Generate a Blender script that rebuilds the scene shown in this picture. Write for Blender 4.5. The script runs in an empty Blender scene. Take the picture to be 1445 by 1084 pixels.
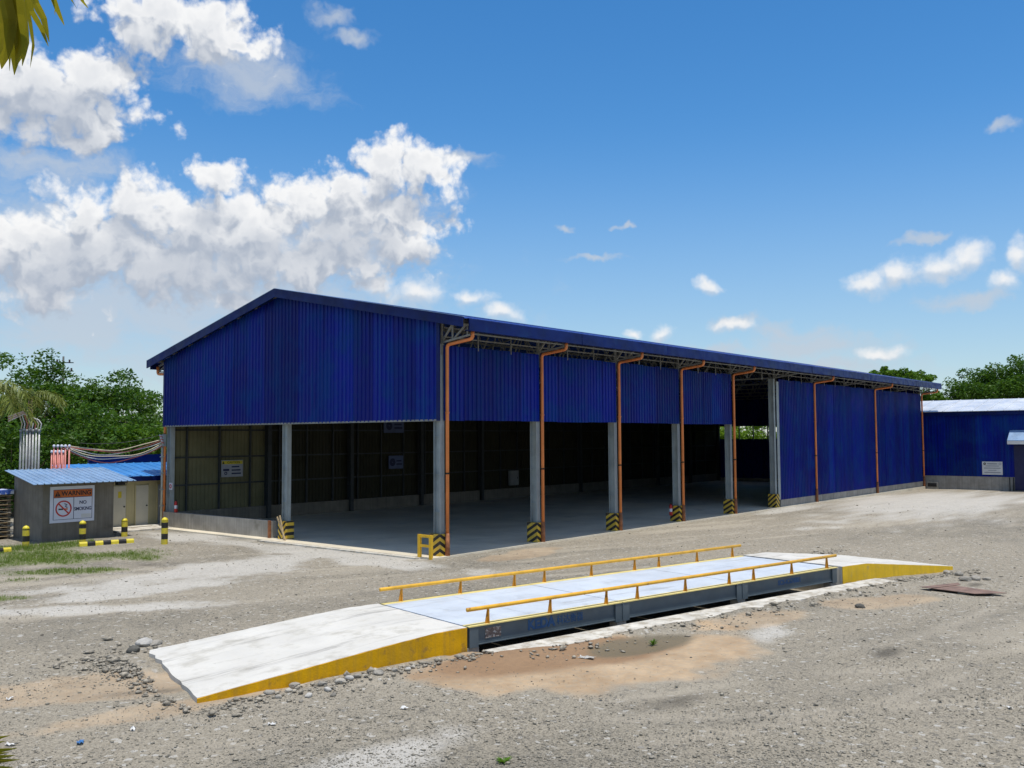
import bpy, math, random
import numpy as np
from mathutils import Vector, Matrix
random.seed(7); RNG = np.random.default_rng(7)
scene = bpy.context.scene
rad = math.radians

# ------------------------------------------------------------------ camera
W0, H0 = 1445, 1084
CAM = np.array([-21.266, -20.703, 3.758]); YAW, PITCH, ROLL, FPX = 0.69617, 0.05710, -0.00563, 1312.45
def basis():
    f = np.array([math.cos(YAW)*math.cos(PITCH), math.sin(YAW)*math.cos(PITCH), math.sin(PITCH)])
    r = np.array([math.sin(YAW), -math.cos(YAW), 0.0]); u = np.cross(r, f)
    return r*math.cos(ROLL)+u*math.sin(ROLL), -r*math.sin(ROLL)+u*math.cos(ROLL), f
CR, CU, CF = basis()
def ray(px, py): return CF + CR*(px-W0/2)/FPX - CU*(py-H0/2)/FPX
def gp(px, py, z=0.0):
    d = ray(px, py); return CAM + d*(z-CAM[2])/d[2]
def atd(px, py, D): return CAM + ray(px, py)*D
cam_data = bpy.data.cameras.new('camera'); cam = bpy.data.objects.new('camera', cam_data)
scene.collection.objects.link(cam)
cam.matrix_world = Matrix(((CR[0], CU[0], -CF[0], CAM[0]), (CR[1], CU[1], -CF[1], CAM[1]), (CR[2], CU[2], -CF[2], CAM[2]), (0, 0, 0, 1)))
cam_data.sensor_fit = 'HORIZONTAL'; cam_data.sensor_width = 36.0; cam_data.lens = 36.0*FPX/W0
cam_data.clip_start = 0.1; cam_data.clip_end = 3000
scene.camera = cam

# ------------------------------------------------------------------ light, sky, exposure
SUN = np.array([-0.05, -0.175, 0.98]); SUN = SUN/np.linalg.norm(SUN)
SUN_STRENGTH, SKY_STRENGTH = 4.2, 0.10
sl = bpy.data.lights.new('sun', 'SUN'); sl.energy = SUN_STRENGTH; sl.angle = rad(0.53); sl.color = (1.0, 0.96, 0.89)
so = bpy.data.objects.new('sun', sl); scene.collection.objects.link(so)
so.rotation_euler = Vector(-SUN).to_track_quat('-Z', 'Y').to_euler(); so.location = (0, 0, 40)
scene.view_settings.view_transform = 'Standard'; scene.view_settings.look = 'None'
scene.view_settings.exposure = 0.0; scene.view_settings.gamma = 1.0
scene.cycles.use_denoising = True
scene.cycles.max_bounces = 8; scene.cycles.diffuse_bounces = 3; scene.cycles.glossy_bounces = 3
scene.cycles.transparent_max_bounces = 8

class NT:
    """small helper around a node tree"""
    def __init__(s, tree): s.t = tree; s.n = tree.nodes; s.l = tree.links
    def put(s, sock, v):
        if isinstance(v, bpy.types.NodeSocket): s.l.new(v, sock)
        elif v is not None: sock.default_value = v
    def node(s, typ, **kw):
        n = s.n.new(typ)
        for k, v in kw.items(): setattr(n, k, v)
        return n
    def math(s, op, a, b=None, c=None, clamp=False):
        n = s.node('ShaderNodeMath', operation=op, use_clamp=clamp)
        for i, v in enumerate((a, b, c)): s.put(n.inputs[i], v)
        return n.outputs[0]
    def vec(s, op, a, b=None):
        n = s.node('ShaderNodeVectorMath', operation=op)
        s.put(n.inputs[0], a)
        if b is not None: s.put(n.inputs[1], b)
        return n.outputs['Value'] if op in ('LENGTH', 'DOT_PRODUCT') else n.outputs[0]
    def noise(s, vec, scale, detail=4.0, rough=0.55, color=False, dist=0.0):
        n = s.node('ShaderNodeTexNoise'); s.put(n.inputs['Vector'], vec)
        n.inputs['Scale'].default_value = scale; n.inputs['Detail'].default_value = detail
        n.inputs['Roughness'].default_value = rough; n.inputs['Distortion'].default_value = dist
        return n.outputs['Color' if color else 'Fac']
    def ramp(s, v, a, b, lo=0.0, hi=1.0):
        n = s.node('ShaderNodeMapRange', interpolation_type='SMOOTHSTEP')
        s.put(n.inputs['Value'], v)
        for k, x in (('From Min', a), ('From Max', b), ('To Min', lo), ('To Max', hi)): s.put(n.inputs[k], x)
        return n.outputs[0]
    def mix(s, f, a, b, blend='MIX'):
        n = s.node('ShaderNodeMix', data_type='RGBA', blend_type=blend)
        s.put(n.inputs['Factor'], f)
        for k, v in ((6, a), (7, b)):
            if isinstance(v, (tuple, list)) and len(v) == 3: v = (*v, 1.0)
            s.put(n.inputs[k], v)
        return n.outputs[2]
    def scale(s, v, sc):
        n = s.node('ShaderNodeMapping'); s.put(n.inputs['Vector'], v); n.inputs['Scale'].default_value = sc
        return n.outputs[0]

world = bpy.data.worlds.new('World'); scene.world = world; world.use_nodes = True
def build_world():
    w = NT(world.node_tree); w.n.clear()
    out = w.node('ShaderNodeOutputWorld'); bg = w.node('ShaderNodeBackground')
    bg.inputs['Strength'].default_value = SKY_STRENGTH; w.l.new(bg.outputs[0], out.inputs[0])
    sky = w.node('ShaderNodeTexSky'); sky.sky_type = 'NISHITA'; sky.sun_disc = False
    sky.sun_elevation = math.asin(SUN[2]); sky.sun_rotation = math.atan2(SUN[0], SUN[1])
    sky.air_density = 1.0; sky.dust_density = 0.2; sky.ozone_density = 3.0
    d = w.node('ShaderNodeTexCoord').outputs['Generated']
    sep = w.node('ShaderNodeSeparateXYZ'); w.put(sep.inputs[0], d)
    az = w.math('SUBTRACT', w.math('ARCTAN2', sep.outputs[1], sep.outputs[0]), YAW)
    el = w.math('ARCSINE', sep.outputs[2])
    def aeb(px, py):
        v = ray(px, py); v = v/np.linalg.norm(v)
        return math.atan2(v[1], v[0])-YAW, math.asin(v[2])
    dense = [(300,345,250,62),(480,310,130,62),(120,350,130,60),(25,345,55,34),(110,318,60,48),(190,285,52,44),(250,310,60,50),(305,265,42,38),(330,325,90,55),(400,315,60,45),
             (440,300,55,45),(475,275,40,42),(545,235,46,42),(585,245,50,45),(520,300,75,55),(625,250,40,26),(600,320,50,24),(560,345,65,38),
             (230,365,190,55),(420,375,140,45),(60,385,110,45),
             (70,130,110,62),(110,105,80,42),(40,115,70,55),(170,100,48,36),(80,160,110,36),(295,45,72,44),(210,25,80,38),(345,62,28,14),(120,195,60,18),
             (330,425,34,14)]
    soft = [(590,415,72,27),(535,405,38,20),(665,422,44,18),(710,442,30,19),(1330,376,74,25),(1362,366,36,26),(1225,400,40,20),(1272,385,40,22),(1420,397,30,19),(1440,365,18,30),(1003,406,27,14),(895,470,18,12),(935,472,20,17),(1035,462,40,14),(1240,500,40,14)]
    thin = [(330,440,360,110),(120,440,260,110),(40,330,120,70),(480,330,170,80),(60,235,110,26),(470,22,34,20),(500,55,36,16),(640,225,60,14),(350,110,120,40),
            (840,369,52,7),(793,324,13,7),(880,325,13,7),(1413,175,22,9),(1030,462,46,14),(1110,468,60,14),(1370,422,70,14),(1250,500,60,13),
            (1150,490,120,22),(1300,340,30,9),(1190,520,160,16),(1000,500,140,14)]
    def field(blobs, p):
        acc = None
        for (x, y, rx, ry) in blobs:
            a, e = aeb(x, y)
            q = w.vec('MULTIPLY', w.vec('SUBTRACT', p, (a, e, 0)), (FPX/rx, FPX/ry, 0))
            l = w.vec('LENGTH', q)
            acc = l if acc is None else w.math('SMOOTH_MIN', acc, l, 0.30)
        return acc
    inframe = w.math('MULTIPLY', w.ramp(w.math('ABSOLUTE', az), 0.52, 0.66, 1, 0), w.ramp(el, 0.46, 0.60, 1, 0))
    cmb = w.node('ShaderNodeCombineXYZ'); w.put(cmb.inputs[0], az); w.put(cmb.inputs[1], el); p0 = cmb.outputs[0]
    def noise2(v, scale, detail, rough, color=False):
        n = w.node('ShaderNodeTexNoise', noise_dimensions='2D'); w.put(n.inputs['Vector'], v)
        n.inputs['Scale'].default_value = scale; n.inputs['Detail'].default_value = detail; n.inputs['Roughness'].default_value = rough
        return n.outputs['Color' if color else 'Fac']
    def puffs(v):
        n = w.node('ShaderNodeTexVoronoi', voronoi_dimensions='2D', feature='F1'); w.put(n.inputs['Vector'], v)
        n.inputs['Scale'].default_value = 26.0; n.inputs['Detail'].default_value = 2.5; n.inputs['Roughness'].default_value = 0.55; n.inputs['Lacunarity'].default_value = 2.3
        return n.outputs['Distance']
    wr = noise2(p0, 17.0, 4.0, 0.6, True)
    p = w.vec('ADD', p0, w.vec('MULTIPLY', w.vec('SUBTRACT', wr, (0.5, 0.5, 0.5)), (0.055, 0.045, 0)))
    pw = w.vec('ADD', p0, w.vec('MULTIPLY', w.vec('SUBTRACT', wr, (0.5, 0.5, 0.5)), (0.028, 0.028, 0)))
    up = (-0.004, 0.016, 0)
    fine = noise2(p0, 42.0, 6.0, 0.62)
    # away from the photographed part the same cumulus cover goes on
    far = w.ramp(noise2(w.vec('MULTIPLY', p, (1, 1.8, 1)), 2.4, 3.0, 0.5), 0.45, 0.64, 1.8, 0.4)
    f0, fa = field(dense, p), field(dense, w.vec('ADD', p, (-0.005, 0.032, 0)))
    v1, v2 = puffs(pw), puffs(w.vec('ADD', pw, up))
    m = w.node('ShaderNodeMix'); w.put(m.inputs[0], inframe); w.put(m.inputs[2], far); w.put(m.inputs[3], f0)
    D1 = w.math('ADD', w.math('SUBTRACT', 1.42, m.outputs[0]), w.math('MULTIPLY', w.math('SUBTRACT', 0.42, v1), 0.75))
    nf = w.math('MULTIPLY', w.math('SUBTRACT', fine, 0.5), 1.0)
    alpha = w.math('MULTIPLY', w.ramp(w.math('ADD', D1, nf), -0.06, 0.62), 0.98)
    th = w.math('SUBTRACT', 1.0, field(thin, p))
    nth = noise2(w.vec('MULTIPLY', p, (1, 2.0, 1)), 11.0, 6.0, 0.62)
    athin = w.math('MULTIPLY', w.math('MULTIPLY', w.ramp(w.math('ADD', th, w.math('MULTIPLY', w.math('SUBTRACT', nth, 0.5), 1.9)), -0.15, 1.0), 0.75), inframe)
    rise = w.math('ADD', w.math('MULTIPLY', w.math('SUBTRACT', fa, f0), 0.55), w.math('MULTIPLY', w.math('SUBTRACT', v2, v1), 0.85))
    lit = w.ramp(w.math('ADD', rise, w.math('MULTIPLY', nf, 0.22)), -0.50, 0.38)
    lit = w.math('MULTIPLY', lit, w.ramp(fa, 0.15, 0.95, 0.38, 1.0))
    lit = w.math('MULTIPLY', lit, w.ramp(D1, 0.40, 1.30, 1.0, 0.70))
    c = w.mix(lit, (4.2, 4.75, 5.7), (9.6, 9.6, 9.6))
    hs = w.node('ShaderNodeHueSaturation'); hs.inputs['Saturation'].default_value = 1.33; hs.inputs['Value'].default_value = 1.50
    w.put(hs.inputs['Color'], sky.outputs[0])
    hazy = w.mix(w.ramp(el, 0.0, 0.34, 0.55, 0.0), hs.outputs[0], (3.7, 4.9, 6.4))   # humid air towards the horizon
    col = w.mix(athin, hazy, (5.5, 6.1, 6.9))
    fs = field(soft, pw); fsa = field(soft, w.vec('ADD', pw, (0, 0.008, 0)))
    ds = w.math('ADD', w.math('SUBTRACT', 1.10, fs), w.math('ADD', w.math('MULTIPLY', w.math('SUBTRACT', 0.42, v1), 0.5), w.math('MULTIPLY', nf, 0.8)))
    asoft = w.math('MULTIPLY', w.math('MULTIPLY', w.ramp(ds, -0.1, 1.0), 0.92), inframe)
    col = w.mix(asoft, col, w.mix(w.ramp(w.math('SUBTRACT', fsa, fs), -0.35, 0.3), (6.0, 6.6, 7.4), (9.2, 9.2, 9.2)))
    col = w.mix(alpha, col, c)
    w.put(bg.inputs['Color'], col)
    world.cycles.sampling_method = 'MANUAL'; world.cycles.sample_map_resolution = 256
build_world()

# ------------------------------------------------------------------ materials
MATS = {}
def M(name, col, rough=0.6, metal=0.0, var=0.15, vscale=2.0, bump=0.0, bscale=40.0, rnd=0.0, spec=0.5, streak=0.0, col2=None, c2scale=1.5, c2lo=0.55, c2hi=0.75, back=None, stretch=(1, 1, 1), sheen=False, tread=0.0):
    if name in MATS: return MATS[name]
    m = bpy.data.materials.new(name); m.use_nodes = True; t = NT(m.node_tree)
    b = t.n['Principled BSDF']; tc = t.node('ShaderNodeTexCoord').outputs['Object']
    geo = t.node('ShaderNodeNewGeometry')
    v = geo.outputs['Position']
    c = (*col, 1.0)
    n = t.noise(t.scale(v, stretch), vscale, 6.0, 0.6)
    c = t.mix(t.ramp(n, 0.25, 0.75), tuple(x*(1-var) for x in col), tuple(min(1, x*(1+var)) for x in col))
    if col2 is not None: c = t.mix(t.ramp(t.noise(v, c2scale, 8.0, 0.65), c2lo, c2hi), c, (*col2, 1.0))
    if streak > 0:
        s = t.noise(t.scale(v, (9, 9, 0.35)), 1.0, 5.0, 0.6)
        c = t.mix(t.ramp(s, 0.35, 0.75, 0, streak), c, (0.10, 0.09, 0.07, 1.0))
    if sheen:   # upright streaks that paint in a glossy sheen, pale rubbed scratches, screw heads along the rails
        f1 = t.noise(t.scale(v, (4.5, 4.5, 0.10)), 1.0, 5.0, 0.65); f2 = t.noise(t.scale(v, (16, 16, 0.5)), 1.0, 4.0, 0.6)
        c = t.mix(t.ramp(f1, 0.50, 0.72, 0, .75), c, (0.0015, 0.046, 0.20, 1)); c = t.mix(t.ramp(f1, 0.30, 0.46, .6, 0), c, (0.0003, 0.003, 0.095, 1))
        c = t.mix(t.math('MULTIPLY', t.ramp(f2, 0.62, 0.74, 0, .35), t.ramp(t.noise(v, .5, 3.0), .5, .65)), c, (0.06, 0.13, 0.30, 1))
    if tread > 0:   # tyre scuffs run along the object's own length
        q = t.scale(tc, (0.35, 4.2, 1)); k = t.ramp(t.noise(q, 1.0, 7.0, 0.7), 0.52, 0.72, 0, tread)
        sp_ = t.node('ShaderNodeSeparateXYZ'); t.put(sp_.inputs[0], tc)
        w1 = t.math('SUBTRACT', 1.0, t.math('MULTIPLY', t.math('ABSOLUTE', t.math('SUBTRACT', t.math('ABSOLUTE', t.math('SUBTRACT', sp_.outputs[1], 1.55)), 0.92)), 2.2), clamp=True)
        c = t.mix(t.math('MULTIPLY', k, t.math('ADD', 0.35, w1)), c, (0.20, 0.185, 0.16, 1))
        c = t.mix(t.ramp(t.noise(v, 6.0, 8.0, .75), .62, .72, 0, .45), c, (0.26, 0.24, 0.20, 1))
    if rnd > 0:
        oi = t.node('ShaderNodeObjectInfo').outputs['Random']
        hv = t.node('ShaderNodeHueSaturation'); t.put(hv.inputs['Value'], t.math('ADD', 1-rnd, t.math('MULTIPLY', oi, 2*rnd))); t.put(hv.inputs['Color'], c); c = hv.outputs[0]
    if back is not None: c = t.mix(geo.outputs['Backfacing'], c, (*back, 1.0))
    t.put(b.inputs['Base Color'], c); b.inputs['Metallic'].default_value = metal
    t.put(b.inputs['Roughness'], t.ramp(t.noise(v, vscale*2.3, 4.0), 0.3, 0.7, max(0.05, rough-0.1), min(1, rough+0.1)))
    b.inputs['Specular IOR Level'].default_value = spec
    if bump > 0:
        bn = t.node('ShaderNodeBump'); bn.inputs['Strength'].default_value = bump; bn.inputs['Distance'].default_value = 0.02
        t.put(bn.inputs['Height'], t.noise(v, bscale, 6.0, 0.65)); t.put(b.inputs['Normal'], bn.outputs[0])
    MATS[name] = m; return m
BACK = (0.06, 0.055, 0.028)
blue = M('blue_cladding', (0.0004, 0.008, 0.185), 0.45, 0, 0.25, 0.35, rnd=0.22, back=BACK, col2=(0.0006, 0.030, 0.185), c2scale=0.8, c2lo=0.42, c2hi=0.66, stretch=(1, 1, 0.3), spec=0.16, sheen=True, streak=0.0)
blue_trim = M('blue_trim', (0.0006, 0.009, 0.085), 0.45, 0, 0.35, 1.2, col2=(0.002, 0.030, 0.12), c2scale=1.1, spec=.2)
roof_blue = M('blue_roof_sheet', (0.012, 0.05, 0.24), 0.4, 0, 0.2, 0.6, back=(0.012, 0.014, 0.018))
pale_roof = M('faded_blue_roof', (0.20, 0.31, 0.46), 0.45, 0, 0.2, 1.5, col2=(0.12, 0.21, 0.36), c2scale=3)
wc_roof_m = M('bright_blue_roof', (0.05, 0.22, 0.52), 0.4, 0, 0.2, 1.0, col2=(0.02, 0.10, 0.32), c2scale=2)
silver = M('galvanised_roof', (0.66, 0.68, 0.70), 0.42, 0.35, 0.08, 0.4, col2=(0.5, 0.5, 0.49), c2scale=0.5)
khaki = M('khaki_back_coat_shaded', (0.034, 0.032, 0.017), 0.6, 0, 0.2, 0.6, rnd=0.08, back=(0.001, 0.010, 0.15), spec=.2)  # darkened copy of the khaki coat: deep-interior shade put into the colour
khaki_lit = M('khaki_back_coat_lit', (0.17, 0.16, 0.085), 0.6, 0, 0.2, 0.6, spec=.2)  # lighter copy for the first bay: light from the gable opening painted in
steel = M('grey_primed_steel', (0.33, 0.37, 0.37), 0.5, 0.1, 0.15, 2.0, streak=0.25)
truss_m = M('truss_steel', (0.22, 0.22, 0.20), 0.55, 0.1, 0.2, 3.0)
inner_steel = M('dark_inner_steel', (0.035, 0.04, 0.04), 0.6, 0, 0.15, 2.0)  # grey steel darkened: shade put into the inner columns, studs and rails
concrete = M('grey_concrete', (0.33, 0.31, 0.27), 0.9, 0, 0.2, 1.6, bump=0.25, bscale=30, streak=0.35, col2=(0.22, 0.20, 0.16), c2scale=1.2)
hutwall = M('stained_render', (0.19, 0.17, 0.135), 0.92, 0, 0.2, 1.4, bump=0.3, bscale=18, streak=0.55, col2=(0.12, 0.105, 0.08), c2scale=0.9)
cream = M('cream_wall', (0.50, 0.44, 0.24), 0.8, 0, 0.1, 1.0, streak=0.12)
door_m = M('cream_door', (0.56, 0.53, 0.42), 0.6, 0, 0.06, 2.0)
orange = M('orange_pvc', (0.74, 0.23, 0.06), 0.42, 0, 0.2, 1.2, col2=(0.48, 0.16, 0.06), c2scale=.9, streak=.15)
rust = M('rusty_steel', (0.30, 0.115, 0.045), 0.8, 0.1, 0.35, 6.0, bump=0.3, bscale=60, col2=(0.14, 0.06, 0.035), c2scale=4)
black = M('black_rubber', (0.012, 0.012, 0.012), 0.7)
yellow = M('yellow_paint', (0.72, 0.42, 0.012), 0.45, 0, 0.12, 3.0, col2=(0.50, 0.27, 0.012), c2scale=3, c2lo=0.6, c2hi=0.8)
rail_y = M('yellow_rail_paint', (0.74, 0.40, 0.03), 0.45, 0, 0.2, 3.0, col2=(0.30, 0.13, 0.03), c2scale=7, c2lo=.62, c2hi=.70)
post_y = M('orange_yellow_bracket', (0.55, 0.25, 0.02), 0.5, 0, 0.2, 4.0, col2=(0.22, 0.09, 0.03), c2scale=9, c2lo=.55, c2hi=.65)
deck_m = M('pale_grey_deck', (0.53, 0.575, 0.62), 0.5, 0.0, 0.07, 0.9, bump=0.05, bscale=90, col2=(0.36, 0.37, 0.37), c2scale=1.7, c2lo=0.56, c2hi=0.82, tread=.55)
strip_m = M('cream_yellow_strip', (0.74, 0.60, 0.22), 0.5, 0, 0.1, 3.0)
beam_m = M('slate_beam', (0.085, 0.110, 0.125), 0.45, 0.0, 0.15, 2.0)
ramp_m = M('white_concrete', (0.60, 0.575, 0.515), 0.85, 0, 0.10, 1.1, bump=0.25, bscale=45, col2=(0.44, 0.415, 0.355), c2scale=2.2, c2lo=0.44, c2hi=0.72, tread=.8)
curb_m = M('pale_kerb_concrete', (0.55, 0.515, 0.44), 0.9, 0, 0.2, 2.5, bump=0.4, bscale=25, col2=(0.34, 0.295, 0.22), c2scale=4, c2lo=0.45, c2hi=0.65)
floor_m = M('shed_floor_concrete', (0.70, 0.62, 0.47), 0.5, 0, 0.15, 0.5, col2=(0.46, 0.42, 0.33), c2scale=0.6)
white = M('white_board', (0.66, 0.68, 0.76), 0.6, 0, 0.04, 2.0)
white_d = M('dusty_white', (0.62, 0.62, 0.60), 0.6, 0, 0.08, 2.0)
ink = M('dark_blue_ink', (0.012, 0.018, 0.07), 0.6); inkk = M('black_ink', (0.012, 0.012, 0.014), 0.6)
sign_or = M('sign_orange', (0.56, 0.13, 0.02), 0.6); sign_ye = M('sign_yellow', (0.62, 0.5, 0.03), 0.6); red = M('red_paint', (0.48, 0.02, 0.015), 0.4)
letter_b = M('blue_lettering', (0.010, 0.075, 0.20), 0.5); grey_ink = M('grey_ink', (0.24, 0.25, 0.27), 0.6)
wood = M('weathered_timber', (0.42, 0.31, 0.17), 0.8, 0, 0.25, 8.0, stretch=(1, 1, .2)); dark_wood = M('dark_timber', (0.16, 0.12, 0.08), 0.85, 0, 0.3, 5.0)
stone_m = M('grey_stone', (0.30, 0.275, 0.23), 0.9, 0, 0.25, 9.0, bump=0.4, bscale=40, rnd=0.35)
rubble_m = M('brown_rubble', (0.30, 0.265, 0.205), 0.9, 0, 0.6, 14.0, bump=.3)
pebble_m = M('gravel_stone', (0.25, 0.225, 0.175), 0.9, 0, 0.55, 23.0)
pinkpipe = M('pink_conduit', (0.55, 0.20, 0.17), 0.5, 0, 0.15, 4.0); greypipe = M('grey_conduit', (0.30, 0.31, 0.31), 0.45, 0.3, 0.2, 4.0)
cable_m = M('pale_cable', (0.55, 0.47, 0.33), 0.6, 0, 0.2, 2.0); cable_r = M('red_cable', (0.45, 0.12, 0.10), 0.6); cable_k = M('dark_cable', (0.03, 0.035, 0.03), 0.6); cable_w = M('white_cable', (0.62, 0.60, 0.58), 0.6)
bark = M('bark', (0.11, 0.085, 0.06), 0.95, 0, 0.3, 5.0, bump=0.5, bscale=20)
plastic_blue = M('blue_plastic', (0.05, 0.16, 0.36), 0.5); paper = M('white_litter', (0.66, 0.65, 0.62), 0.8)
tarp = M('blue_white_tarp', (0.65, 0.68, 0.75), 0.6, 0, 0.05, 2.0, col2=(0.05, 0.12, 0.45), c2scale=2.5, c2lo=0.45, c2hi=0.5)

def leaf_mat(name, a, b, scale=0.9, trans=0.35):
    m = bpy.data.materials.new(name); m.use_nodes = True; t = NT(m.node_tree); t.n.clear()
    out = t.node('ShaderNodeOutputMaterial'); pos = t.node('ShaderNodeNewGeometry').outputs['Position']
    f = t.ramp(t.noise(pos, scale, 5.0, 0.65), 0.32, 0.68)
    c = t.mix(f, (*a, 1), (*b, 1))
    p = t.node('ShaderNodeBsdfPrincipled'); t.put(p.inputs['Base Color'], c); p.inputs['Roughness'].default_value = 0.5; p.inputs['Specular IOR Level'].default_value = 0.3
    tr = t.node('ShaderNodeBsdfTranslucent'); t.put(tr.inputs['Color'], t.mix(0.5, c, (b[0]*1.5, b[1]*1.4, b[2]*0.6, 1)))
    mx = t.node('ShaderNodeMixShader'); mx.inputs[0].default_value = trans
    t.l.new(p.outputs[0], mx.inputs[1]); t.l.new(tr.outputs[0], mx.inputs[2]); t.l.new(mx.outputs[0], out.inputs[0])
    MATS[name] = m; return m
leaf_dark = leaf_mat('deep_green_leaf', (0.030, 0.090, 0.008), (0.085, 0.175, 0.014))
leaf_mid = leaf_mat('green_leaf', (0.040, 0.120, 0.008), (0.12, 0.23, 0.016))
leaf_light = leaf_mat('fresh_green_leaf', (0.10, 0.22, 0.012), (0.19, 0.32, 0.025))
leaf_palm = leaf_mat('palm_leaf', (0.10, 0.15, 0.025), (0.22, 0.25, 0.06))
leaf_fg = leaf_mat('yellow_green_leaf', (0.16, 0.17, 0.012), (0.26, 0.23, 0.02), 6.0, 0.5)
grass_m = leaf_mat('grass_blade', (0.09, 0.16, 0.018), (0.18, 0.25, 0.04), 1.5, 0.3)

def stripes(name, mode):
    m = bpy.data.materials.new(name); m.use_nodes = True; t = NT(m.node_tree); b = t.n['Principled BSDF']
    tc = t.node('ShaderNodeTexCoord').outputs['Object']; sp = t.node('ShaderNodeSeparateXYZ'); t.put(sp.inputs[0], tc)
    x, y, z = sp.outputs
    if mode == 'peak': s = t.math('ADD', z, t.math('MULTIPLY', t.math('ADD', t.math('ABSOLUTE', x), t.math('ABSOLUTE', y)), 0.62))
    elif mode == 'vee': s = t.math('SUBTRACT', z, t.math('MULTIPLY', t.math('ABSOLUTE', t.math('SUBTRACT', y, 0.23)), 1.05))
    elif mode == 'slant': s = t.math('ADD', z, t.math('MULTIPLY', t.math('ADD', x, y), 0.9))
    elif mode == 'bands': s = z
    else: s = x
    per = {'bands': 0.40, 'along': 1.0}.get(mode, 0.235)
    fr = t.math('FRACT', t.math('DIVIDE', t.math('ADD', s, 10.0 + {'bands': 0.02, 'along': 0.0}.get(mode, 0.05)), per))
    k = t.math('GREATER_THAN', fr, 0.5)
    pos = t.node('ShaderNodeNewGeometry').outputs['Position']
    n = t.noise(pos, 9.0, 6.0, 0.65)
    yel = t.mix(t.ramp(n, 0.45, 0.75), (0.66, 0.52, 0.03, 1), (0.40, 0.33, 0.10, 1)) if mode in ('bands', 'along') else t.mix(t.ramp(n, 0.45, 0.75), (0.66, 0.43, 0.03, 1), (0.42, 0.33, 0.12, 1))
    bla = t.mix(t.ramp(n, 0.5, 0.8), (0.012, 0.011, 0.010, 1), (0.09, 0.08, 0.06, 1))
    t.put(b.inputs['Base Color'], t.mix(k, yel, bla)); b.inputs['Roughness'].default_value = 0.55
    return m
st_peak, st_vee, st_slant, st_bands, st_along = [stripes('hazard_'+k, k) for k in ('peak', 'vee', 'slant', 'bands', 'along')]

# ------------------------------------------------------------------ mesh helpers
col = scene.collection
class MB:
    def __init__(s): s.v = []; s.f = []
    def add(s, verts, faces):
        o = len(s.v); s.v += [tuple(map(float, p)) for p in verts]; s.f += [tuple(i+o for i in f) for f in faces]; return s
    def box(s, x0, x1, y0, y1, z0, z1):
        return s.add([(x0,y0,z0),(x1,y0,z0),(x1,y1,z0),(x0,y1,z0),(x0,y0,z1),(x1,y0,z1),(x1,y1,z1),(x0,y1,z1)],
                     [(0,3,2,1),(4,5,6,7),(0,1,5,4),(1,2,6,5),(2,3,7,6),(3,0,4,7)])
    def bar(s, a, b, w=0.05, h=None, up=(0, 0, 1)):
        a, b = np.array(a, float), np.array(b, float); d = b-a; d /= np.linalg.norm(d)
        u = np.array(up, float)
        if abs(d@u) > 0.95: u = np.array([1.0, 0, 0])
        r = np.cross(d, u); r /= np.linalg.norm(r); u = np.cross(r, d); h = h or w
        P = [c + r*x*w/2 + u*y*h/2 for c in (a, b) for x, y in ((-1,-1),(1,-1),(1,1),(-1,1))]
        return s.add(P, [(0,1,2,3)[::-1],(4,5,6,7),(0,1,5,4),(1,2,6,5),(2,3,7,6),(3,0,4,7)])
    def tube(s, pts, r, n=10, cap=True, r1=None):
        pts = [np.array(p, float) for p in pts]; m = len(pts); rings = []
        rr = r if hasattr(r, '__len__') else [r + ((r1 if r1 is not None else r)-r)*i/max(1, m-1) for i in range(m)]
        t0 = pts[1]-pts[0]; ref = np.array([0, 0, 1.0]) if abs(t0[2]) < 0.9*np.linalg.norm(t0) else np.array([1.0, 0, 0])
        for i in range(m):
            t = pts[min(m-1, i+1)]-pts[max(0, i-1)]; t = t/np.linalg.norm(t)
            a = np.cross(t, ref); a /= np.linalg.norm(a); b = np.cross(a, t); ref = b
            rings += [pts[i]+rr[i]*(a*math.cos(2*math.pi*k/n)+b*math.sin(2*math.pi*k/n)) for k in range(n)]
        F = [(i*n+k, i*n+(k+1) % n, (i+1)*n+(k+1) % n, (i+1)*n+k) for i in range(m-1) for k in range(n)]
        if cap: F += [tuple(range(n))[::-1], tuple((m-1)*n+k for k in range(n))]
        return s.add(rings, F)
    def prism(s, poly, axis, a, b):
        # poly in the two other axes, extruded along axis from a to b
        n = len(poly); P = []
        for e in (a, b):
            for (p, q) in poly: P.append({0: (e, p, q), 1: (p, e, q), 2: (p, q, e)}[axis])
        return s.add(P, [tuple(range(n))[::-1], tuple(range(n, 2*n))] + [(i, (i+1) % n, n+(i+1) % n, n+i) for i in range(n)])
    def build(s, name, m, parent=None, smooth=False, loc=None, recalc=True):
        me = bpy.data.meshes.new(name); me.from_pydata(s.v, [], s.f); me.update()
        if recalc:
            import bmesh
            bm = bmesh.new(); bm.from_mesh(me); bmesh.ops.recalc_face_normals(bm, faces=bm.faces); bm.to_mesh(me); bm.free()
        if smooth:
            for p in me.polygons: p.use_smooth = True
        me.materials.append(m); o = bpy.data.objects.new(name, me); col.objects.link(o)
        if parent is not None: o.parent = parent
        if loc is not None: o.location = loc
        return o
def empty(name, loc=(0, 0, 0), rz=0.0):
    o = bpy.data.objects.new(name, None); o.location = loc; o.rotation_euler = (0, 0, rz); o.empty_display_size = 0.3; col.objects.link(o); return o
def tag(o, label=None, cat=None, group=None, kind=None):
    if label: o['label'] = label
    if cat: o['category'] = cat
    if group: o['group'] = group
    if kind: o['kind'] = kind
    return o
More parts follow.
